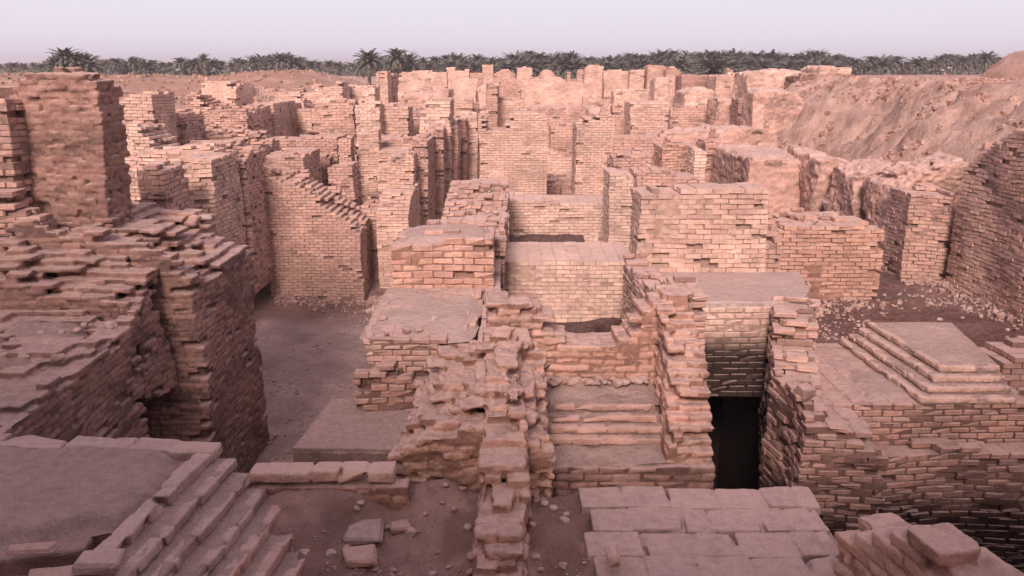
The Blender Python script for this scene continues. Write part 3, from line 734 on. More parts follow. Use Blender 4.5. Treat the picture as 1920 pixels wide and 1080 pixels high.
# right complex with stepped platform
rp = bpy.data.objects.new('stepped_terrace', None); COL.objects.link(rp); rp.location = (6.5, 11.5, 0)
tag(rp, 'brick terrace with a stepped upper platform at the right edge of the photo', 'platform')
zt1 = 2.6; g0, g1 = PXY(1622, 748, zt1), PXY(1765, 748, zt1)
def rterr(x, y): return np.where((x > np.interp(y, [11.2, 14.3], [g0[0], g0[0]-.35])) , zt1-.02, -9)
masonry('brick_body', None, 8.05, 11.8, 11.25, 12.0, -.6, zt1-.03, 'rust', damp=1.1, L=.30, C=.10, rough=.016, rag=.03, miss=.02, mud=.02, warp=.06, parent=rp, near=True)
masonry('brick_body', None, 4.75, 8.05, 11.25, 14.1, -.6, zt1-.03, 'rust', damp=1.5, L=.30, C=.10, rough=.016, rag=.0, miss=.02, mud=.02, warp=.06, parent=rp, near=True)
masonry('lower_ledge', None, 4.9, 11.6, 10.85, 11.25, -.8, [(4.9, 1.9), (6.5, 2.0), (8.2, 1.95), (11.6, 1.9)], 'rust', damp=1.35, L=.32, C=.11, rough=.03, rag=.10, miss=.06, mud=.05, warp=.08, parent=rp, near=True)  # lower bricks of the terrace front painted dark as shade
sheet('pavement', [(g0[0]-.02, 11.36), (7.2, 11.36), (7.3, 14.05), (g0[0]-.1, 14.05)], zt1+.01, rp, (.47,.34,.30), res=.08, edge=.04)
ux0 = PXY(1772, 690, 3.05)[0]; NS = 4
for i in range(NS):
    z = zt1+.105*(i+1); e = (NS-1-i)*.17
    xa = ux0-e; ya = 11.72-e+.02
    pr_ = prism('mortar_bed', [(xa+.02, ya+.02), (7.65, ya+.02), (8.1, 14.05), (xa-.15+.02, 14.05)], z-.105, z-.008, rp, (.42,.30,.265), chips=.004, seg=.3)
    brick_row('step', (xa, ya), (7.65, ya), z, rp, W=.14, T=.095, tint='buff', seed=40+i, Lb=.20, jit=.003)
    brick_row('step', (xa-.15, 14.05), (xa, ya), z, rp, W=.14, T=.095, tint='buff', seed=50+i, Lb=.30, jit=.003)
sheet('pavement', [(ux0+.08, 11.82), (7.6, 11.82), (8.0, 14.0), (ux0-.05, 14.0)], 3.04, rp, (.47,.34,.30), res=.08, edge=.03)
masonry('end_wall', None, 7.8, 11.6, 11.9, 12.7, 1.5, [(7.8, 2.9), (8.1, 3.15), (8.6, 3.25), (11.6, 3.3)], 'rust', rag=.08, parent=rp)
masonry('ruined_wall', 'jagged brick wall running forward from the white slab along the pit edge', 4.35, 5.1, 11.2, 13.75, -4.0,
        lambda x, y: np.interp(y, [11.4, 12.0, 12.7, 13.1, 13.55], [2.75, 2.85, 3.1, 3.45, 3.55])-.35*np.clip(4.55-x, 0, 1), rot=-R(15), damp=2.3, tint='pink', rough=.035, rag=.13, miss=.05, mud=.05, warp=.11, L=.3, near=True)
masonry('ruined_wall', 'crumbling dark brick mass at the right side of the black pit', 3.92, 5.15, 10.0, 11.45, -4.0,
        lambda x, y: np.interp(x, [3.8, 4.0, 4.4, 5.15], [2.75, 3.0, 2.9, 2.62])-.25*np.clip(10.5-y, 0, 1), 'rust', damp=1.7, rough=.045, rag=.12, miss=.09, mud=.07, warp=.14, L=.28, C=.105, near=True)  # pit shade painted into the lower bricks here too

# ------------------------------------------------------------------ left: the great wall and its terraces
lt = bpy.data.objects.new('brick_bastion', None); COL.objects.link(lt); lt.location = (-6.5, 12, 0)
tag(lt, 'massive dark brick bastion with a projecting corner beside the left street', 'bastion')
def bastop(x, y):
    return np.interp(x, [-9.5, -8, -6.6, -5.9, -5.2, -4.95], [5.05, 5.0, 4.95, 4.85, 4.55, 4.3])-.12*np.clip(y-13.6, 0, 3)
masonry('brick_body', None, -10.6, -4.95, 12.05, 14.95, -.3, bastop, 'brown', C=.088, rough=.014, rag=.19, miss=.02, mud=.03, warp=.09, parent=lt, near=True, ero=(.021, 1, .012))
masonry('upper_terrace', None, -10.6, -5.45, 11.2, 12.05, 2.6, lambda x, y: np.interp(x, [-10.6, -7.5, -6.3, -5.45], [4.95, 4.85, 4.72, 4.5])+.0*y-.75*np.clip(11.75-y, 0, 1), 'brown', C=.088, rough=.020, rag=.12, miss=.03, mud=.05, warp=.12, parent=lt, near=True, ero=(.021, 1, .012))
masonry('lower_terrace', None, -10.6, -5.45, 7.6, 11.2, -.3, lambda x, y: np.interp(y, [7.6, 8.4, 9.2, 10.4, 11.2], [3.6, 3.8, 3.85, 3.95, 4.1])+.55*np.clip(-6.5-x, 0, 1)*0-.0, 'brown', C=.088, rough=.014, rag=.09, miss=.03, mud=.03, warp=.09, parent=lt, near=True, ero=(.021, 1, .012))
sheet('rubble_dust', [(-9.8, 9.0), (-5.9, 9.3), (-5.9, 11.1), (-9.8, 11.1)], 3.98, lt, (.30,.20,.185), res=.07, amp=.06, edge=.12)

tw = bpy.data.objects.new('great_wall', None); COL.objects.link(tw); tw.location = (-8, 12.8, 4)
tag(tw, 'highest dark brick wall with ragged overhanging top at the upper left', 'wall', GRP)
xr = XZ(203, 300, 12.9)[0]
TW = lambda x, y: np.interp(x, [-12, -8.2, -7.7, -7.4, -7.2, -7.0, -6.4], [7.2, 7.16, 7.2, 7.36, 7.42, 7.34, 7.28])
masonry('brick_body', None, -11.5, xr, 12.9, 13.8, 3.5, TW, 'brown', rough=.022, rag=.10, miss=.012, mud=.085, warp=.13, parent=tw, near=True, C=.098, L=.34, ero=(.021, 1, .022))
masonry('broken_buttress', 'paler broken brick buttress at its left end', -11.5, -7.72, 12.5, 12.95, 4.4, [(-11.5, 7.12), (-7.72, 7.05)], 'pink', rough=.012, rag=.04, miss=.004, mud=.05, warp=.10, parent=tw, near=True, C=.098, L=.34)
masonry('buttress_foot', None, -11.5, -7.25, 12.2, 12.6, 4.4, [(-11.5, 5.75), (-7.8, 5.65), (-7.25, 5.15)], 'pink', rough=.012, rag=.08, miss=.01, mud=.07, warp=.10, parent=tw, near=True, C=.098, L=.34)

# walls between bastion and street, further back
FW('slim broken brick post behind the great wall, left of the layered stacks', 20.0, 1.0, [(240, 318), (262, 312), (312, 305)], 1.0, 'buff', miss=.02, rot=-.10)
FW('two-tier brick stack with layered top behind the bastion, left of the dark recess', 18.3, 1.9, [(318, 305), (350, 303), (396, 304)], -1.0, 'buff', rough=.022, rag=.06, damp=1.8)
FW('leaning lit brick wall end just right of the great dark wall', 16.4, 1.2, [(256, 325), (285, 318), (310, 322)], -1.0, 'pink', rough=.022, rag=.05)
FW('dark wall at the back of the recess left of the sloping wall', 31.5, 1.5, [(440, 300), (470, 306), (530, 306)], -.3, 'rust', rag=.08)
# big sloping wall
masonry('sloping_wall', 'big buff wall with top sloping down like stairs to the right, beside the street',
        *(lambda a, b: (a, b))(XZ(491, 330, 26.3)[0], XZ(678, 480, 26.3)[0]), 26.3, 28.3, -.9,
        lambda x, y: np.interp(x, [-8.5, -7.3, -6.4, -5.9, -5.3, -4.7], [4.15, 4.0, 3.35, 2.9, 2.35, 1.95])+.28*(y-26.3)*sst(-8, -6.5, x)*.2, 'pink', rag=.13, miss=.004, rough=.012, warp=.05)
masonry('ruined_wall', 'low stub of wall running back behind the low end of the sloping wall', -5.7, -4.72, 28.35, 31.2, -.9, ('y', [(28.3, 2.1), (29.5, 2.5), (31.2, 2.7)]), 'pink', rag=.10)
masonry('ruined_wall', 'low wall with dusty top joining the sloping wall on its right', -4.75, -3.6, 27.6, 33, -.9, ('y', [(27.6, 2.6), (29, 3.2), (33, 3.3)]), 'buff', rag=.08)

# ------------------------------------------------------------------ the two towers in the centre
FW('tall buff brick tower with a curved notch in its top, centre of the ruins', 33, 2.2,
   [(897, 214), (911, 214), (913, 238), (922, 246), (940, 247), (951, 240), (957, 217), (975, 212), (1005, 214), (1027, 225)], .3, 'buff', name='brick_tower', cat='tower', group=None, rag=.02, miss=.004, rough=.010)
FW('second buff brick tower right of the dark doorway, ragged at its top', 33, 2.4,
   [(1081, 236), (1094, 231), (1100, 222), (1120, 226), (1124, 215), (1152, 217)], .3, 'buff', name='brick_tower', cat='tower', group=None, rag=.03, miss=.006, rough=.012)

# ------------------------------------------------------------------ traced walls of the middle and far field
W_ = [  # kind, label, Y, thickness, profile, base, tint, extra
 ('m', 'pale wall with low arched crest in the farthest row, left of the long bright wall', 82, 2, [(926,140),(940,131),(952,130),(967,140)], 3.6, (.52,.35,.26), dict(rnd=3)),
 ('m', 'small square pale stump against the palms, left of the first arched crest', 84, 1.6, [(904,123),(925,122)], 3.6, (.54,.38,.29), {}),
 ('m', 'squat pale block on the far wall between the two arched crests', 82, 1.6, [(970,128),(985,126),(998,128)], 3.6, (.56,.41,.29), {}),
 ('m', 'rounded reddish crest peeping over the long bright wall', 90, 3, [(1003,142),(1020,131),(1035,131),(1053,144)], 3.6, (.46,.29,.22), dict(rnd=2.6)),
 ('m', 'long bright plastered wall with wavy top at the far centre', 78, 2, [(975,150),(990,152),(1003,147),(1030,144),(1048,146),(1065,153),(1085,157),(1129,158)], 3.0, (.60,.45,.32), dict(amp=.08)),
 ('m', 'thin upright finger of masonry on the far skyline', 84, .6, [(1062,135),(1069,134)], 3.6, (.50,.34,.26), dict(amp=.03)),
 ('m', 'pointed pale fragment on the skyline left of the rounded block', 84, 1, [(1083,136),(1090,130),(1095,134)], 3.6, (.52,.37,.28), dict(amp=.05)),
 ('m', 'rounded pale block standing tallest in the far centre row', 83, 2, [(1097,127),(1105,122),(1125,121),(1133,126)], 3.6, (.57,.41,.30), dict(rnd=3.4)),
 ('m', 'pale wall with gently humped top right of the rounded skyline block', 80, 2, [(1133,135),(1150,131),(1168,133),(1182,137)], 3.4, (.58,.43,.31), {}),
 ('m', 'pale square wall before the dark cleft in the far right row', 79, 2, [(1181,134),(1208,132)], 3.4, (.58,.43,.32), {}),
 ('m', 'ruddy block with domed top right of the dark cleft', 78, 2.5, [(1214,127),(1225,123),(1240,124),(1249,129)], 3.4, (.53,.36,.27), dict(rnd=3.4)),
 ('m', 'ruddy tapering block beside the domed one on the skyline', 76, 2.5, [(1250,132),(1262,126),(1272,134),(1283,141)], 3.4, (.50,.33,.25), dict(rnd=3.4)),
 ('m', 'low reddish wall with undercut edge below the right palms', 66, 3, [(1280,142),(1300,141),(1330,143),(1346,148)], 3.2, (.46,.27,.20), dict(amp=.2)),
 ('m', 'small pointed stump on the skyline before the palms', 68, 1, [(1362,133),(1368,128),(1374,134)], 3.4, (.52,.35,.26), dict(amp=.05)),
 ('m', 'broad pale wall under the dense palms, right of the reddish wall', 62, 3, [(1343,142),(1375,138),(1408,141)], 3.2, (.54,.38,.29), dict(amp=.14)),
 ('m', 'pale mass crowning the big rounded tower from behind', 56, 4, [(1405,140),(1430,133),(1480,131),(1508,134)], 3.2, (.56,.40,.31), dict(amp=.16)),
 ('m', 'pale eroded block at the top of the earth bank', 55, 4, [(1538,128),(1550,125),(1590,126),(1600,132)], 3.8, (.55,.39,.30), dict(amp=.2, rnd=3.5)),
 ('m', 'small pale wall tucked behind the rounded tower, against the bank', 52, 3, [(1500,142),(1520,139),(1545,141)], 3.2, (.46,.30,.22), dict(amp=.15)),
 ('m', 'big rounded mud brick tower at the foot of the earth bank', 42, 2, [(1413,176),(1425,170),(1485,170),(1500,182),(1517,198)], 2.6, (.52,.37,.28), dict(rnd=5, amp=.16, name='mud_tower', cat='tower', group=None)),
 ('f', 'narrow stepped wall in the dark gap left of the rounded tower', 46, 1.5, [(1384,188),(1414,190)], 2.0, 'rust', {}),
 ('m', 'rounded bulging block jutting out over the wall below it', 52, 3, [(1281,172),(1300,167),(1335,167),(1344,175)], 4.3, (.55,.40,.31), dict(rnd=3.2, amp=.1)),
 ('f', 'plain reddish wall under the bulging block', 51, 2, [(1256,205),(1280,200),(1344,200)], 2.4, 'pink', dict(rag=.08)),
 ('m', 'smooth wall between the bulging block and the dark gap', 48, 2, [(1342,186),(1360,184),(1387,188)], 2.4, (.50,.35,.27), {}),
 ('m', 'rounded pillar with bulging foot left of the bulging block', 58, 2, [(1228,147),(1240,144),(1256,148)], 3.0, (.54,.39,.30), dict(rnd=3.6)),
 ('f', 'yellow brick wall with level top right of the long bright wall', 60, 2, [(1150,172),(1166,168),(1228,169)], 3.0, 'yellow', dict(rag=.06)),
 ('f', 'buff wall right of the dark alcove beyond the second tower', 45, 2.5, [(1182,193),(1210,191),(1250,193),(1255,200)], 2.0, 'buff', dict(rag=.04)),
 ('f', 'shadowed wall at the back of the alcove beyond the second tower', 50, 1, [(1150,196),(1184,197)], 2.0, 'pink', dict(rag=.04)),
 ('f', 'long level wall with white dusted top behind the two towers', 50, 2.2, [(985,200),(1040,203),(1085,202),(1110,197),(1136,190)], 2.6, 'pink', dict(rag=.03)),
 ('f', 'low wall seen through the dark doorway between the towers', 44, 1.5, [(1032,236),(1092,235)], 2.3, 'pink', dict(rag=.03)),
 ('m', 'leaning pale slab behind the second tower', 42, 1.2, [(1098,206),(1110,198),(1124,204)], 2.3, (.54,.39,.30), {}),
 ('f', 'tall narrow wall end seen above the notch of the tower', 46, 5, [(914,160),(934,156)], 2.0, 'pink', dict(rag=.03)),
 ('m', 'pale leaning wall left of the narrow wall end, above the tower', 52, 3, [(898,170),(906,158),(916,158)], 2.4, (.53,.37,.28), {}),
 ('f', 'low wall with dusty ledges behind the right half of the tower', 48, 2, [(934,190),(960,184),(988,192)], 2.4, 'buff', dict(rag=.1)),
 ('f', 'broad pale wall in the far row above the tower', 66, 2, [(930,152),(945,148),(976,156)], 3.0, 'pink', dict(rag=.1)),
 # right middle
 ('f', 'long low wall with broken top right of the second tower', 38, 2.2, [(1150,258),(1180,256),(1230,259),(1300,256)], 1.2, 'pink', dict(rag=.08)),
 ('f', 'layered dusty wall behind the yellow wall of the second room', 31, 2.6, [(1150,300),(1170,288),(1215,292),(1240,300)], .8, 'pink', dict(rag=.10, rough=.025)),
 ('f', 'brick wall of thick courses left of the pale pointed post', 29, 2, [(1238,280),(1262,270),(1302,272)], .8, 'orange', dict(rag=.06, rough=.02)),
 ('f', 'pale pointed post of masonry beside the square dark opening', 26.5, 1.2, [(1302,282),(1311,268),(1326,300)], .8, 'yellow', dict(rag=.0, name='pointed_post', cat='post', group=None)),
 ('f', 'low brick wall directly behind the tall buff block', 25.5, 1.6, [(1190,330),(1240,322),(1310,330)], .8, 'pink', dict(rag=.08)),
 ('f', 'orange wall above the square dark opening', 35, 1.8, [(1322,268),(1355,265),(1398,268)], 1.0, 'orange', dict(rag=.03)),
 ('m', 'low smooth wall dividing the ruins left of the rounded tower', 38, 2.5, [(1255,252),(1300,246),(1340,240),(1352,236)], 1.4, (.50,.35,.28), {}),
 ('m', 'smooth pinkish wall in front of the rounded tower', 36.5, 2.5, [(1345,246),(1380,242),(1440,246),(1456,262)], 1.4, (.50,.35,.27), dict(rnd=6)),
 ('m', 'broad orange-buff wall with flat top below the rounded tower', 29, 5.5, [(1408,302),(1430,297),(1500,298),(1536,302)], .8, (.49,.32,.24), dict(rnd=9, amp=.07)),
 ('m', 'boulder-shaped mud block rounded off at its foot, below the earth bank', 27.5, 4, [(1536,300),(1552,290),(1600,306),(1650,340)], 1.2, (.50,.35,.29), dict(rnd=4, amp=.12, batter=-.10, name='mud_block', cat='block', group=None)),
 # left far and middle
 ('f', 'tall bright wall end rising highest left of centre, below the twin palms', 60, 2.5, [(703,137),(712,134),(724,135)], 3.0, 'buff', dict(rag=.03)),
 ('f', 'shaded wall stump joined to the right of the tall bright wall end', 63, 2.5, [(724,139),(738,138)], 3.0, 'pink', dict(rag=.03)),
 ('m', 'long pale wall with level top in the far row right of the twin palms', 75, 2, [(744,150),(757,137),(785,133),(808,135)], 3.2, (.53,.38,.29), dict(amp=.06)),
 ('m', 'bright yellowish square wall panel in the far row', 71, 1.5, [(809,136),(838,135)], 3.2, (.62,.47,.33), dict(amp=.04, rnd=12)),
 ('m', 'small knob of masonry above the far row, right of the yellowish panel', 76, 1.5, [(838,128),(846,124),(853,128)], 3.2, (.55,.40,.31), {}),
 ('m', 'pale wall with raised right corner in the far row', 74, 2, [(848,136),(866,134),(872,129),(879,131)], 3.2, (.56,.41,.31), {}),
 ('m', 'wide pale wall below the raised corner, left of the tower', 64, 2, [(842,152),(870,149),(893,150)], 3.0, (.53,.37,.29), {}),
 ('m', 'reddish pale wall filling the far row above the tower\'s left side', 80, 2, [(878,138),(890,136),(905,137)], 3.4, (.50,.34,.26), {}),
 ('m', 'pale sloping heap of broken wall below the far row panel', 56, 4, [(756,176),(775,170),(800,173),(842,168)], 2.8, (.50,.35,.27), dict(rnd=3, amp=.25)),
 ('f', 'pyramid-shaped brick heap with bright face left of centre', 50, 2.5, [(594,192),(612,172),(625,154),(634,152),(641,168)], 3.0, 'yellow', dict(rag=.05, name='brick_heap')),
 ('f', 'yellowish brick wall with level top between the heap and the tall wall end', 53, 2, [(641,165),(660,163),(703,161)], 3.0, 'yellow', dict(rag=.08)),
 ('f', 'wide plain wall below the pyramid-shaped heap', 40, 3, [(583,205),(600,196),(620,192),(664,194)], 2.0, 'pink', dict(rag=.06)),
 ('f', 'bright layered brick stack with rounded shoulders, first of three', 38, 2.2, [(664,202),(675,193),(702,192),(711,202)], 2.0, 'yellow', dict(rag=.03, rough=.03)),
 ('f', 'second bright layered brick stack, wider and flatter', 39, 2.2, [(712,200),(740,197),(765,203)], 2.0, 'buff', dict(rag=.06, rough=.03)),
 ('f', 'dull eroded wall between the layered stacks', 43, 2.2, [(765,196),(780,190),(798,200)], 2.0, 'pink', dict(rag=.1, rough=.03)),
 ('f', 'tallest bright layered stack tapering upward, left of the corridor', 36.5, 2.2, [(788,240),(796,205),(804,187),(838,185),(843,200)], .8, 'yellow', dict(rag=.03, rough=.035)),
 ('f', 'layered brick pier with thick courses beside the corridor, behind the tapering stack', 45, 2.2, [(852,190),(887,187)], .8, 'buff', dict(rag=.03, rough=.03)),
 ('f', 'far pier of the row along the corridor, nearest the notched tower', 48, 2, [(886,196),(897,194)], 1.0, 'pink', dict(rag=.03)),
 ('f', 'pier with lit front in the corridor row, below the thick-coursed one', 41, 2, [(872,218),(882,214),(894,216)], .6, 'buff', dict(rag=.03)),
 ('f', 'corridor pier with brick bands, just right of the tapering stack', 37.5, 2, [(834,236),(845,230),(857,232)], .4, 'pink', dict(rag=.03)),
 ('f', 'slim shaded corridor pier between two lit ones', 39.5, 1.5, [(856,226),(873,222)], .4, 'rust', dict(rag=.03)),
 ('f', 'tall pier with smooth front at the left side of the corridor', 34.5, 1.8, [(794,250),(810,240),(829,244)], .2, 'pink', dict(rag=.03)),
 ('f', 'nearest pier of the corridor row, dark on its right side', 31.5, 3.2, [(770,266),(785,262),(800,266)], -.9, 'pink', dict(rag=.03)),
 ('f', 'brick wall with crumbling sloped top before the nearest corridor pier', 30.3, 1.6, [(706,330),(722,318),(740,290),(752,284),(772,290)], -.9, 'buff', dict(rag=.06, rough=.022)),
 ('f', 'low wall with pale dusty top behind the crumbling sloped wall', 33, 2, [(706,284),(735,282),(770,276)], .4, 'buff', dict(rag=.05)),
 ('f', 'long low wall with smooth top before the layered stacks', 35.5, 2, [(700,262),(740,260),(792,262)], .6, 'pink', dict(rag=.04)),
 ('f', 'leaning pillar with broken cap left of the crumbling sloped wall', 33.5, 1.2, [(672,254),(684,248),(700,246),(708,254)], .2, 'buff', dict(rag=.03, name='brick_pillar', cat='pillar', group=None)),
 ('f', 'square pillar with flat top standing before the long wall', 32.5, 1.2, [(632,262),(656,260)], .2, 'pink', dict(rag=.02, name='brick_pillar', cat='pillar', group=None)),
 ('f', 'stout short pillar nearest the sloping wall, flat-topped', 29.8, 1.4, [(615,318),(630,311),(662,312)], -.9, 'pink', dict(rag=.03, name='brick_pillar', cat='pillar', group=None)),
 ('f', 'long wall with smooth pale top behind the sloping wall', 34.5, 2, [(486,276),(500,262),(560,260),(633,258)], .6, 'pink', dict(rag=.03)),
 ('f', 'wide wall top with lit edge just behind the sloping wall', 29.5, 2.6, [(486,296),(510,292),(545,290),(571,292)], -.9, 'pink', dict(rag=.04)),
 ('f', 'dark wall behind the opening right of the sloping wall', 33.2, .8, [(571,290),(618,292)], -.9, 'rust', dict(rag=.03)),
 ('f', 'lit wall block with dark right side in the middle left distance', 38, 4, [(460,208),(475,196),(512,193)], 2.2, 'buff', dict(rag=.04)),
 ('f', 'shaded low wall right of the lit block in the middle left distance', 41, 2, [(512,194),(546,196)], 2.2, 'pink', dict(rag=.03)),
 ('f', 'small wall with pale top beside the dark boulder', 42, 2, [(546,208),(584,205)], 2.2, 'buff', dict(rag=.03)),
 ('f', 'bright sunlit square block on the rough wall, upper left', 36, 2.4, [(380,164),(395,154),(425,153),(439,166)], 4.6, 'buff', dict(rag=.02, joint=.003, rough=.006, name='brick_block', cat='block', group=None)),
 ('f', 'rough brick wall carrying the bright square block, upper left', 34, 3.5, [(345,182),(358,178),(372,186),(382,200),(440,204),(462,206)], 2.2, 'pink', dict(rag=.10, rough=.03)),
 ('f', 'pitted pinkish wall left of the rough wall, upper left', 29, 1.8, [(296,214),(315,208),(345,216)], 1.5, 'pink', dict(rag=.05, rough=.03)),
 ('f', 'square lit brick block overhanging just right of the great dark wall', 26.5, 1.8, [(222,186),(245,180),(284,177)], 4.4, 'buff', dict(rag=.03, rough=.012)),
 ('f', 'stair-like bright broken wall below the overhanging block', 25, 1.8, [(238,232),(255,238),(270,258),(298,282)], 1.4, 'yellow', dict(rag=.04, rough=.02)),
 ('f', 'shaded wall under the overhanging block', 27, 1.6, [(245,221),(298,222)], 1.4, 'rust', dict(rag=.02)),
 ('f', 'low stepped wall with pale flat courses, third back from the bastion', 22.5, 1.6, [(245,296),(300,288),(345,282),(400,286)], 1.0, 'buff', dict(rag=.07, rough=.03)),
 ('f', 'low wall with flat dusty top behind the layered stacks at left', 26, 2, [(318,272),(360,268),(420,270)], 1.0, 'pink', dict(rag=.05, rough=.03)),
 ('f', 'wide stepped mass of worn courses in the middle left', 30.5, 3, [(345,262),(400,252),(450,262),(486,280)], 1.2, 'pink', dict(rag=.14, rough=.03)),
 ('f', 'ragged wall top of loose courses before the stepped mass', 24.5, 2.2, [(395,300),(430,290),(458,296)], .6, 'pink', dict(rag=.12, rough=.03)),
]
for kd, label, Y, t, prof, zb, tn, kw in W_:
    kw = dict(kw)
    if kd == 'm' and 'peeping' not in label:
        lum = tn[0]+tn[1]; kw = {k: v for k, v in kw.items() if k not in ('amp', 'rnd', 'batter')}; kd = 'f'
        kw.setdefault('rag', .06); kw.update(rough=.012, joint=.004, miss=.003)
        if Y < 60: kw.update(near=True, mud=.09, ero=(.05+.0006*Y, 2, .05), warp=.16)
        tn = 'buff' if lum > .89 else 'pink' if lum > .8 else 'rust'
    if kd == 'm': MW(label, Y, t, prof, zb, tn, **kw)
    else:
        if Y > 36: kw.setdefault('C', .14); kw.setdefault('L', .42)
        kw['rag'] = max(.05, kw.get('rag', .1)); kw.setdefault('warp', .10)
        kw.setdefault('rough', .018); FW(label, Y, t, prof, zb, tn, **kw)

er = random.Random(21); FEET = []
for i in range(64):
    Y = er.uniform(36, 76); x = er.uniform(-.36*Y, .22*Y); L_ = er.uniform(1.2, 4.5); t_ = er.uniform(.7, 1.4)
    if er.random() < .4: L_, t_ = t_, L_
    g = float(groundz(np.array([x]), np.array([Y]))[0]); hh = er.uniform(.45, 1.5)
    if abs(x+.066*Y) < 1.2 and Y < 55: continue
    a_ = er.uniform(.3, .9)
    masonry('low_wall', 'low broken wall fragment among the rubble of the far maze', x, x+L_, Y, Y+t_, g-.5, [(x, g+hh), (x+L_*a_, g+hh*er.uniform(.6, 1.2)), (x+L_, g+hh*er.uniform(.3, 1.1))],
            er.choice(['buff', 'pink', 'pink', 'buff']), C=.14, L=.42, rough=.02, rag=.13, miss=.01, warp=.10, rot=er.uniform(-.05, .05), near=False, group='low wall fragments of the far maze')
# ------------------------------------------------------------------ right: walls cut into the bank
masonry('ruined_wall', 'long wall face cut along the bottom of the bank at the right edge', 11.55, 13.2, 12.0, 20.6, .8, ('y', [(12, 6.3), (15, 6.3), (17.5, 6.35), (19, 6.1), (19.9, 5.5), (20.6, 5.0)]), 'pink', rag=.10, miss=.01, rough=.02, mud=.05, warp=.12, near=False)
masonry('buttress', 'square brick buttress standing out from the bank wall', 10.55, 11.75, 20.9, 22.6, .8, [(10.5, 4.25), (11.75, 4.4)], 'pink', rag=.05, rough=.02, mud=.03, warp=.10, cat='buttress', group=None, near=False, rot=-.08)
masonry('eroded_wall', 'tall eroded wall behind the square buttress, merging into the bank', 10.9, 13.0, 22.7, 24.6, .8, [(10.9, 4.2), (11.3, 4.6), (12.3, 4.9), (13.0, 5.0)], 'pink', rag=.10, rough=.016, mud=.12, miss=.03, warp=.16, near=True, ero=(.045, 3, .05))
masonry('eroded_wall', 'low rounded wall end between the buttress and the boulder-shaped block', 10.7, 12.2, 24.9, 27.0, 1.0, [(10.7, 4.2), (11.0, 4.4), (11.6, 4.5), (12.2, 4.6)], 'pink', rag=.10, rough=.014, mud=.12, warp=.14, near=True, ero=(.05, 3, .05))
mudmass('brick_mound', 'dark red earth mound rising above the skyline at the top right corner', 27.9, 42, 44, 52, 5.5, [(27.9, 7.0), (28.8, 7.8), (30.3, 8.6), (34, 9.1), (42, 9.4)], (.36,.20,.15), rnd=3.5, amp=.25, seg=.35, cat='mound', group=None)

# ------------------------------------------------------------------ added unseen hill behind the camera, shaped to shade the foreground
mudmass('added_shade_hill', None, -20, 20, -16, -2.6, 2.5, [(-20, 19), (-7, 15.0), (0, 11.4), (7, 13.8), (20, 19)], (.42,.28,.22), rnd=4, amp=.3, seg=.5, kind='structure')

# ------------------------------------------------------------------ stones, loose bricks, gravel
import bmesh
def stone_mesh(i):
    bm = bmesh.new(); bmesh.ops.create_icosphere(bm, subdivisions=2, radius=.5)
    r = np.random.RandomState(i+100); ax = r.normal(0, 1, (7, 3)); ax /= np.linalg.norm(ax, axis=1)[:, None]; dd_ = .28+.16*r.rand(7)
    sc = np.array([1, .7+.3*r.rand(), .5+.3*r.rand()])
    for v in bm.verts:
        p = np.array(v.co)
        for a, q in zip(ax, dd_):
            k = p@a
            if k > q: p = p-a*(k-q)
        v.co = p*sc*1.15
    me = bpy.data.meshes.new('stone'); bm.to_mesh(me); bm.free()
    at = me.color_attributes.new('tint', 'FLOAT_COLOR', 'POINT'); n = len(me.vertices)
    c = np.ones((n, 4), np.float32); c[:, :3] = [(.46,.32,.27),(.40,.26,.21),(.50,.38,.33),(.36,.24,.21),(.44,.27,.20),(.52,.42,.38)][i % 6]; at.data.foreach_set('color', c.ravel())
    me.materials.append(M_BRICK); return me
STM = [stone_mesh(i) for i in range(8)]
def stone(x, y, z, s, label, group=None, name='stone', cat='stone', seed=0):
    r = random.Random(seed*7+int(x*131)+int(y*71))
    o = bpy.data.objects.new(name, STM[r.randrange(8)]); COL.objects.link(o)
    o.location = (x, y, z+s*.15); o.scale = (s, s, s*r.uniform(.7, 1)); o.rotation_euler = (r.uniform(-.3, .3), r.uniform(-.3, .3), r.uniform(0, 6.28))
    tag(o, label, cat, group); return o
rr = random.Random(3)
G1 = 'stones heaped along the ledge in the niche'
for i in range(30):
    x = .42+1.4*((i+rr.random())/30); y = 9.96-rr.random()*.16
    stone(x, y, 3.52-rr.random()*.02, rr.uniform(.07, .15), 'rounded brick stone heaped along the back of the niche ledge, '+('left third', 'middle third', 'right third')[min(2, int((x-.42)/.467))], G1, seed=i)
for i in range(5):
    stone(.44+rr.random()*.25, 9.85-rr.random()*.2, 3.54, rr.uniform(.09, .17), 'larger brick stone in the left corner of the niche ledge', G1, seed=i+60)
G2 = 'rubble on the bastion terrace'
for i in range(46):
    x = rr.uniform(-7.6, -5.9); y = rr.uniform(9.9, 10.9)
    stone(x, y, 3.98, rr.uniform(.06, .15), 'small stone in the rubble on the lower terrace of the bastion', G2, seed=i)
G3 = 'stones scattered over the dark pit floor'
for i in range(75):
    x = rr.uniform(6.0, 11.2); y = rr.uniform(14.4, 20.5)
    if x < 9.3 and y > 19: continue
    z = float(groundz(np.array([x]), np.array([y]))[0])
    stone(x, y, z, rr.choice([.06, .08, .1, .14]), 'pale stone on the dark red pit floor, '+('nearer the stepped terrace' if y < 16.4 else 'towards the buttress' if y > 18.4 else 'midway between terrace and buttress')+(', left part' if x < 8.6 else ', right part'), G3, seed=i)
G4 = 'stones at the foot of the sloping wall'
for i in range(26):
    x = rr.uniform(-4.6, -3.0); y = 24.5+(x+4.6)*2.2+rr.uniform(-.6, .6)
    z = float(groundz(np.array([x]), np.array([y]))[0])
    stone(x, y, z, rr.uniform(.15, .4), 'stone tumbled at the foot of the sloping wall beside the street', G4, seed=i)
G5 = 'stones on the foreground mud'
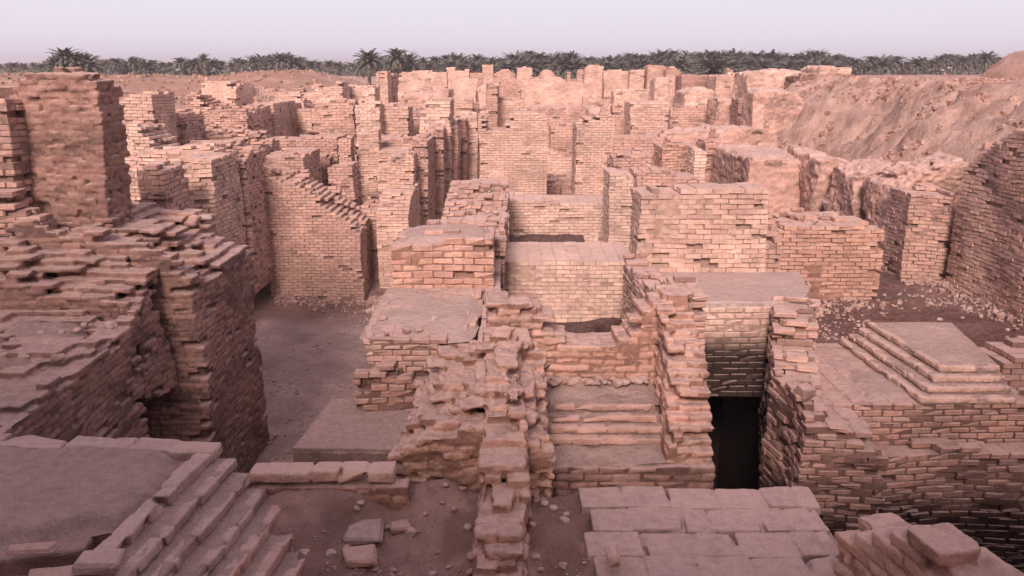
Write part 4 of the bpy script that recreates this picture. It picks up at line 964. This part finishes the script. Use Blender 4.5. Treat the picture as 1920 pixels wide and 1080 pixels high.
for i in range(42):
    x = rr.uniform(-1.9, .9); y = rr.uniform(4.6, 6.9)
    if -.35 < x < .2: continue
    z = float(terracez(np.array([x]), np.array([y]))[0])
    stone(x, y, z, rr.choice([.03, .04, .05, .08]), 'small stone on the trampled mud of the near foreground', G5, seed=i)
for i in range(24):
    x = rr.uniform(-1.7, -.3) if i % 4 else rr.uniform(.15, .55); y = rr.uniform(5.9, 7.0)
    stone(x, y, float(terracez(np.array([x]), np.array([y]))[0]), rr.uniform(.05, .11), 'broken brick lump tumbled at the foot of the ruined pier, '+('left side' if x < 0 else 'right side'), 'brick lumps at the foot of the pier', 'brick_fragment', 'brick', seed=i+400)
def loose_brick(px, py, z, size, rz, tilt, label, tint='pink', ss=1):
    x, y = PXY(px, py, z)
    e = bpy.data.objects.new('tmp', None); e.location = (0, 0, 0)
    r2 = np.random.RandomState(int(px)); H_ = np.array(size)/2
    ch = np.repeat(.010+.02*r2.rand(1, 8, 1), 3, axis=1)
    V = (CH_S[None]*(H_[None, None]-ch*(1-CH_A[None]))+np.repeat(r2.normal(0, .010, (1, 8, 3)), 3, axis=1)).reshape(-1, 3)
    fl = [np.array([f for f in CHF if len(f) == 4]), np.array([f for f in CHF if len(f) == 3])]
    me = raw_mesh('loose_brick', V, fl, np.repeat(palette(tint, 1, np.zeros((1, 3))), 24, axis=0))
    o = link('loose_brick', me, M_BRICK); o.location = (x, y, z+size[2]/2-.01); o.rotation_euler = (tilt, tilt*.4, rz)
    tag(o, label, 'brick'); bpy.data.objects.remove(e); return o
def tz(px, py):
    z = 3.6
    for _ in range(6):
        x, y = PXY(px, py, z); z = float(terracez(np.array([x]), np.array([y]))[0])
    return z
loose_brick(676, 1052, tz(676, 1052), (.26, .20, .10), .15, .10, 'thick broken brick lying on the mud at the bottom, left of the spine', 'pink')
loose_brick(682, 1003, tz(682, 1003), (.34, .30, .07), .05, .03, 'flat square greyish brick lying behind the thick broken brick', 'grey')
loose_brick(1147, 1045, 3.66, (.12, .22, .08), -.08, .05, 'small pink brick lying alone on the paved wall top, bottom centre', 'pink')
loose_brick(752, 990, tz(752, 990), (.20, .14, .07), .3, .08, 'small half brick sunk in the mud left of the spine', 'pink')
loose_brick(1508, 745, 3.05, (.22, .2, .18), .5, .25, 'pale upright lump of brick on the corner right of the black pit', 'grey')
loose_brick(186, 1062, 4.12, (.30, .22, .09), .1, .03, 'loose brick at the bottom edge on the left platform', 'grey')
loose_brick(60, 1030, 4.1, (.34, .10, .03), .15, .02, 'thin dark slab lying on the left platform near the bottom edge', 'rust')
o = stone(*XZ(587, 252, 37.3)[:1], 37.3, XZ(587, 252, 37.3)[1], .62, 'dark round boulder between the middle left walls', None, 'boulder', 'boulder')
G6 = 'loose bricks lying on the nearer wall tops'
fr = random.Random(5)
for lab_, x0_, x1_, y0_, y1_, z_, n_ in [('on the upper left bastion top', -9, -5.3, 12.3, 14.2, 4.95, 16), ('on the broad dusty wall top behind the orange block', -1.8, -.3, 17.6, 25, 3.95, 14),
        ('on the raised slab near its broken edge', -2.3, -.9, 12.3, 13.2, 3.33, 5), ('on the lower terrace of the bastion', -8.6, -5.7, 8.4, 11, 3.95, 12), ('on the top of the low orange wall at right', 5.6, 8.9, 19.5, 20.7, 3.85, 9)]:
    for i in range(n_):
        x, y = fr.uniform(x0_, x1_), fr.uniform(y0_, y1_)
        stone(x, y, z_, fr.uniform(.09, .24), 'fallen brick fragment lying '+lab_, G6, 'brick_fragment', 'brick', seed=i+200)
# gravel as one mass
def gravel(name, label, pts, smin, smax, col):
    n = len(pts); r = np.random.RandomState(len(pts))
    s = r.uniform(smin, smax, (n, 1, 1)); V = SG[None]*s*r.uniform(.35, .65, (n, 1, 3))+r.normal(0, .12, (n, 8, 3))*s
    a = r.rand(n)*6.28; c_, s_ = np.cos(a)[:, None], np.sin(a)[:, None]
    V = np.stack([V[..., 0]*c_-V[..., 1]*s_, V[..., 0]*s_+V[..., 1]*c_, V[..., 2]], -1)+pts[:, None, :]
    fl = [((np.arange(n)*8)[:, None, None]+np.array(BF)[None]).reshape(-1, 4)]
    cols = np.repeat(np.array(col)[r.randint(len(col), size=n)], 8, axis=0)
    me = raw_mesh(name, V.reshape(-1, 3), fl, cols); o = link(name, me, M_BRICK); tag(o, label, kind='stuff', cat='gravel'); return o
r = np.random.RandomState(4)
def scat(n, x0, x1, y0, y1, zf, dens=None):
    x, y = r.uniform(x0, x1, n), r.uniform(y0, y1, n)
    if dens is not None:
        k = r.rand(n) < dens(x, y); x, y = x[k], y[k]
    return np.stack([x, y, zf(x, y)], 1)
cl_ = lambda x, y: np.clip(.25+1.8*fbm(x*.9, y*.9, 0, 88), 0, 1)
gravel('gravel', 'fine gravel and brick crumbs strewn over the near mud terrace', scat(9000, -2.2, 2.9, 4.2, 7.1, terracez, cl_), .008, .028, [(.38,.26,.22),(.30,.19,.16),(.46,.34,.29)])
gravel('gravel', 'brick crumbs along the street and the pit floors', np.concatenate([scat(3500, -6, -1, 14, 34, groundz, cl_), scat(6000, 5.5, 11.6, 13.8, 29, groundz, cl_)]), .02, .06, [(.44,.32,.29),(.38,.27,.24),(.50,.38,.34)])
gravel('clods', 'clods and brick fragments crumbling down the cut earth bank', np.concatenate([scat(9000, 11.2, 20, 18, 62, bankz, cl_), scat(2500, 11.2, 13.2, 20, 50, bankz)]), .04, .17, [(.42,.27,.22),(.36,.22,.175),(.47,.32,.27),(.30,.17,.13)])
gravel('scrub', 'dry scrub and rubble dotting the brown spoil mounds', scat(5000, -75, -14, 58, 104, groundz, cl_), .10, .38, [(.26,.17,.12),(.33,.21,.155),(.20,.15,.10),(.42,.29,.22)])
fp = []
for (xa, xb, ya, m_) in [(-8.0, -4.6, 26.1, 260), (-4.9, -3.6, 26.6, 200), (5.2, 9.2, 19.2, 110), (10.4, 11.8, 20.7, 70), (-3.6, -2.0, 31, 200), (-6.6, -4.9, 15.3, 120)]:
    x_ = r.uniform(xa, xb, m_); y_ = ya-np.abs(r.normal(0, .45, m_)); fp.append(np.stack([x_, y_, groundz(x_, y_)+.05*r.rand(m_)], 1))
x_ = 11.35-np.abs(r.normal(0, .3, 120)); y_ = r.uniform(12.5, 20.5, 120); fp.append(np.stack([x_, y_, groundz(x_, y_)+.04], 1))
gravel('rubble', 'broken brick gathered along the feet of the nearer walls', np.concatenate(fp), .025, .10, [(.40,.27,.23),(.33,.21,.18),(.48,.35,.30),(.26,.16,.14)])
gravel('rubble', 'brick rubble strewn between the far walls', scat(9000, -22, 14, 30, 72, groundz, cl_), .06, .22, [(.46,.32,.24),(.40,.26,.20),(.52,.38,.29)])

# ------------------------------------------------------------------ palms
def palm_meshes(seed, nf=46, trunk_h=3.2, fl=2.6):
    nf = int(nf*1.5)
    r = np.random.RandomState(seed)
    V, Fq, Ft = [], [], []
    for f in range(nf):
        az = f*2.39996+r.normal(0, .15); t = (f+.5)/nf
        el = R(80)-t*R(118)+r.normal(0, .08)           # upright in the middle, drooping outside
        L = fl*(.78+.3*r.rand())*(1 if t > .15 else .85)
        p = np.array([0, 0, trunk_h]); dirn = el; pts = []
        ns_ = 9
        for i in range(ns_+1):
            pts.append(p.copy())
            dirn -= R(7+7*t)*(i/ns_)*1.7
            p = p+np.array([math.cos(az)*math.cos(dirn), math.sin(az)*math.cos(dirn), math.sin(dirn)])*L/ns_
        side = np.array([-math.sin(az), math.cos(az), 0])
        for i in range(ns_):
            a, b = pts[i], pts[i+1]; ax = (b-a)/np.linalg.norm(b-a); upv = np.cross(side, ax); 
            w_ = .02
            n0 = len(V); V += [a-side*w_, a+side*w_, b+side*w_, b-side*w_]; Fq.append([n0, n0+1, n0+2, n0+3])
            if i == 0: continue
            ll = .42*math.sin(math.pi*(.12+.86*i/ns_))**.6*fl/2.6
            for kx in range(3):
                q = a+(b-a)*(kx/3)
                for s_ in (-1, 1):
                    tip = q+ax*ll*.65+side*s_*ll*.8+upv*ll*(r.uniform(-.05, .35))-np.array([0, 0, ll*.25])
                    n0 = len(V); V += [q-ax*.07, q+ax*.07, tip]; Ft.append([n0, n0+1, n0+2])
    V = np.array(V); me = raw_mesh('crown', V, [np.array(Fq), np.array(Ft)]); me.materials.append(M_FROND)
    tv, tf = [], []; m = 8; lv = 10
    for l in range(lv+1):
        z = trunk_h*l/lv; rad = .24*(1-.25*l/lv)+(.05 if l % 2 else 0)+(.12 if l == lv else 0)
        for i in range(m): tv.append((rad*math.cos(6.283*i/m)+.05*math.sin(z), rad*math.sin(6.283*i/m), z-.3*(l == 0)))
    for l in range(lv):
        for i in range(m): tf.append([l*m+i, l*m+(i+1) % m, (l+1)*m+(i+1) % m, (l+1)*m+i])
    mt = raw_mesh('trunk', np.array(tv), [np.array(tf)], smooth=True); mt.materials.append(M_TRUNK)
    return me, mt, trunk_h+fl*.86
PM = [palm_meshes(s, nf, th, fl) for s, nf, th, fl in ((1, 48, 3.2, 2.7), (2, 52, 2.4, 2.9), (3, 44, 4.2, 2.5), (4, 56, 1.5, 2.9), (5, 40, 3.6, 2.3))]
def palm(px, top, Y, kind, label, group, bz=None, ws=1.0):
    x, zt = XZ(px, top, Y); b = 5.9 if bz is None else bz
    me, mt, h = PM[kind]; s = (zt-b)/h
    o = bpy.data.objects.new('date_palm', None); COL.objects.link(o); o.location = (x, Y, b); o.scale = (s*ws, s*ws, s); o.rotation_euler = (0, 0, px*1.7)
    tag(o, label, 'palm tree', group)
    for nm, m_ in (('crown', me), ('trunk', mt)):
        c = bpy.data.objects.new(nm, m_); COL.objects.link(c); c.parent = o
    return o
TOP = [(-30,118),(0,118),(60,114),(110,112),(160,112),(200,112),(250,106),(300,115),(340,107),(380,104),(430,112),(470,104),(490,101),(535,98),(580,108),(605,116),(645,115),(662,113),(720,104),(790,108),(830,100),(850,97),(900,103),(940,101),(980,92),(1030,94),(1070,95),(1110,106),(1150,96),(1210,94),(1280,93),(1340,94),(1420,92),(1480,97),(1525,90),(1555,96),(1600,106),(1660,102),(1700,109),(1730,105),(1800,99),(1840,97),(1880,108),(1960,110)]
ta = np.array(TOP, float)
pr = random.Random(11)
KND = ['full-crowned date palm', 'wide-spreading date palm', 'tall-stemmed date palm', 'squat bushy date palm', 'slender date palm']
SEG = [(95, 'left of the palm clump on the far left horizon', 'palms along the left horizon'), (200, 'right of the palm clump behind the great wall', 'palms along the left horizon'),
 (335, 'above the left end of the brown spoil mounds', 'palms behind the spoil mounds'), (480, 'behind the bright square block and the mounds', 'palms behind the spoil mounds'),
 (640, 'behind the right end of the brown mounds', 'palms behind the spoil mounds'), (765, 'around the two tall palms standing apart', 'palms behind the spoil mounds'),
 (905, 'in the grove behind the yellowish square panel', 'palms of the dense grove'), (1000, 'in the grove behind the low arched crest', 'palms of the dense grove'),
 (1095, 'in the grove behind the long bright wall', 'palms of the dense grove'), (1180, 'in the grove behind the rounded skyline block', 'palms of the dense grove'),
 (1285, 'in the grove behind the domed ruddy block', 'palms of the dense grove'), (1345, 'in the grove above the low reddish wall', 'palms of the dense grove'),
 (1440, 'in the grove left above the big mud tower', 'palms of the dense grove'), (1590, 'in the grove where the earth bank begins', 'palms of the dense grove'),
 (1720, 'in the low row above the middle of the earth bank', 'palms above the earth bank'), (3000, 'in the low row left of the red mound', 'palms above the earth bank')]
def lab(px, kind, near_=False):
    for e, t, g in SEG:
        if px < e: return KND[kind]+(' in front, ' if near_ else ' ')+t, g
px = -20.0
while px < 1885:
    dense = 760 < px < 1570
    tp = np.interp(px, ta[:, 0], ta[:, 1])-2+pr.uniform(-4, 6)
    kd_ = pr.randrange(5)
    if px < 1590 or pr.random() < .85: palm(px, tp, pr.uniform(178, 215), kd_, *lab(px, kd_), ws=1.1 if dense else 1.3)
    px += pr.uniform(9, 15) if dense else pr.uniform(10, 19)
px = 740.0
while px < 1580:
    k3 = pr.choice([1, 3, 3]); palm(px, np.interp(px, ta[:, 0], ta[:, 1])+pr.uniform(8, 17), pr.uniform(150, 172), k3, *lab(px, k3, True), ws=1.25); px += pr.uniform(17, 26)
palm(690, 86, 118, 0, 'tall palm with full round crown, left one of the two standing apart', None, bz=5.0)
palm(742, 83, 122, 2, 'tall palm with spreading crown, right one of the two standing apart', None, bz=5.0)
palm(766, 90, 126, 0, 'palm leaning close behind the right one of the two tall palms', None, bz=5.0, ws=.8)
palm(250, 103, 150, 4, 'slender palm with small crown above the left end of the mounds', None)
palm(380, 96, 150, 4, 'slim palm with high tufted crown above the mounds', None, ws=.8)
palm(1340, 97, 120, 3, 'bushy palm reaching lowest behind the small pointed stump', None, bz=4.6, ws=1.1)
palm(1852, 91, 160, 0, 'tallest palm at the right end of the horizon row', None)
# the clump rising above the great wall
for a_, t_, k_, w_, l_ in ((118, 83, 4, 1.25, 'highest palm of the dark clump above the great wall, far left'), (138, 89, 0, 1.2, 'full middle palm of the dark clump above the great wall, far left'),
                       (157, 94, 1, 1.1, 'lower right palm of the dark clump above the great wall, far left'), (105, 98, 3, .8, 'low bushy palm on the left edge of the dark clump, far left')):
    palm(a_, t_, 112+a_*.02, k_, l_, None, bz=5.6, ws=w_)
# low scrub under the palms: one mass
n = 9000; sx_ = r.uniform(-150, 125, n); sy_ = r.uniform(172, 225, n); sz_ = 5.8+np.abs(r.normal(0, .9, n))
q = r.normal(0, .28, (n, 4, 3)); q[:, 2] = -q[:, 0]; q[:, 3] = -q[:, 1]
V = (np.stack([sx_, sy_, sz_], 1)[:, None, :]+q).reshape(-1, 3)
me = raw_mesh('undergrowth', V, [(np.arange(n)*4)[:, None]+np.arange(4)[None]]); o = link('undergrowth', me, M_FROND); tag(o, 'dark undergrowth below the palms along the horizon', 'undergrowth', kind='stuff')
# post fence on the flank of the mounds
fe = bpy.data.objects.new('post_fence', None); COL.objects.link(fe); fx, fz = XZ(540, 176, 66); fe.location = (fx, 66, 5)
tag(fe, 'thin pale post fence running below the brown mounds', 'fence')
from math import sin
pmv = (SG*np.array([.03, .03, .45])); pmv[4:, :2] *= .8
pm = raw_mesh('post', pmv, [np.array(BF)]); pm.materials.append(M_POST)
pxs = list(range(462, 622, 9)); prev = None; wv, wf = [], []
for i, a in enumerate(pxs):
    x, _ = XZ(a, 176, 66); y = 66+.4*math.sin(i); z = float(groundz(np.array([x]), np.array([y]))[0])+.5
    c = bpy.data.objects.new('post', pm); COL.objects.link(c); c.parent = fe; c.location = (x-fx, y-66, z-5); c.rotation_euler = (0, .06*math.sin(i*3), 0)
    cur = np.array([x-fx, y-66, z-5])
    if prev is not None:
        for dz in (.1, .42):
            n0 = len(wv)
            for p_ in (prev, cur):
                for oy, oz in ((-.012, 0), (.006, .01), (.006, -.01)): wv.append(p_+np.array([0, oy, dz+oz]))
            for k in range(3): wf.append([n0+k, n0+(k+1) % 3, n0+3+(k+1) % 3, n0+3+k])
    prev = cur
link('wire', raw_mesh('wire', np.array(wv), [np.array(wf)]), M_POST, fe)
hm_ = bpy.data.materials.new('haze_air'); hm_.use_nodes = True; hn = hm_.node_tree; hn.nodes.clear()
ho = hn.nodes.new('ShaderNodeOutputMaterial'); pv = hn.nodes.new('ShaderNodeVolumePrincipled'); pv.inputs['Density'].default_value = .0007
pv.inputs['Color'].default_value = (.93, .88, .93, 1); pv.inputs['Anisotropy'].default_value = .2; hn.links.new(pv.outputs[0], ho.inputs['Volume'])
hv = SG*np.array([1000, 1400, 17.5])+np.array([0, 1240, 10.5]); o = link('haze', raw_mesh('haze', hv, [np.array(BF)]), hm_); tag(o, kind='stuff')
print('bricks laid', NB[0], 'weathered verts', NV[0])
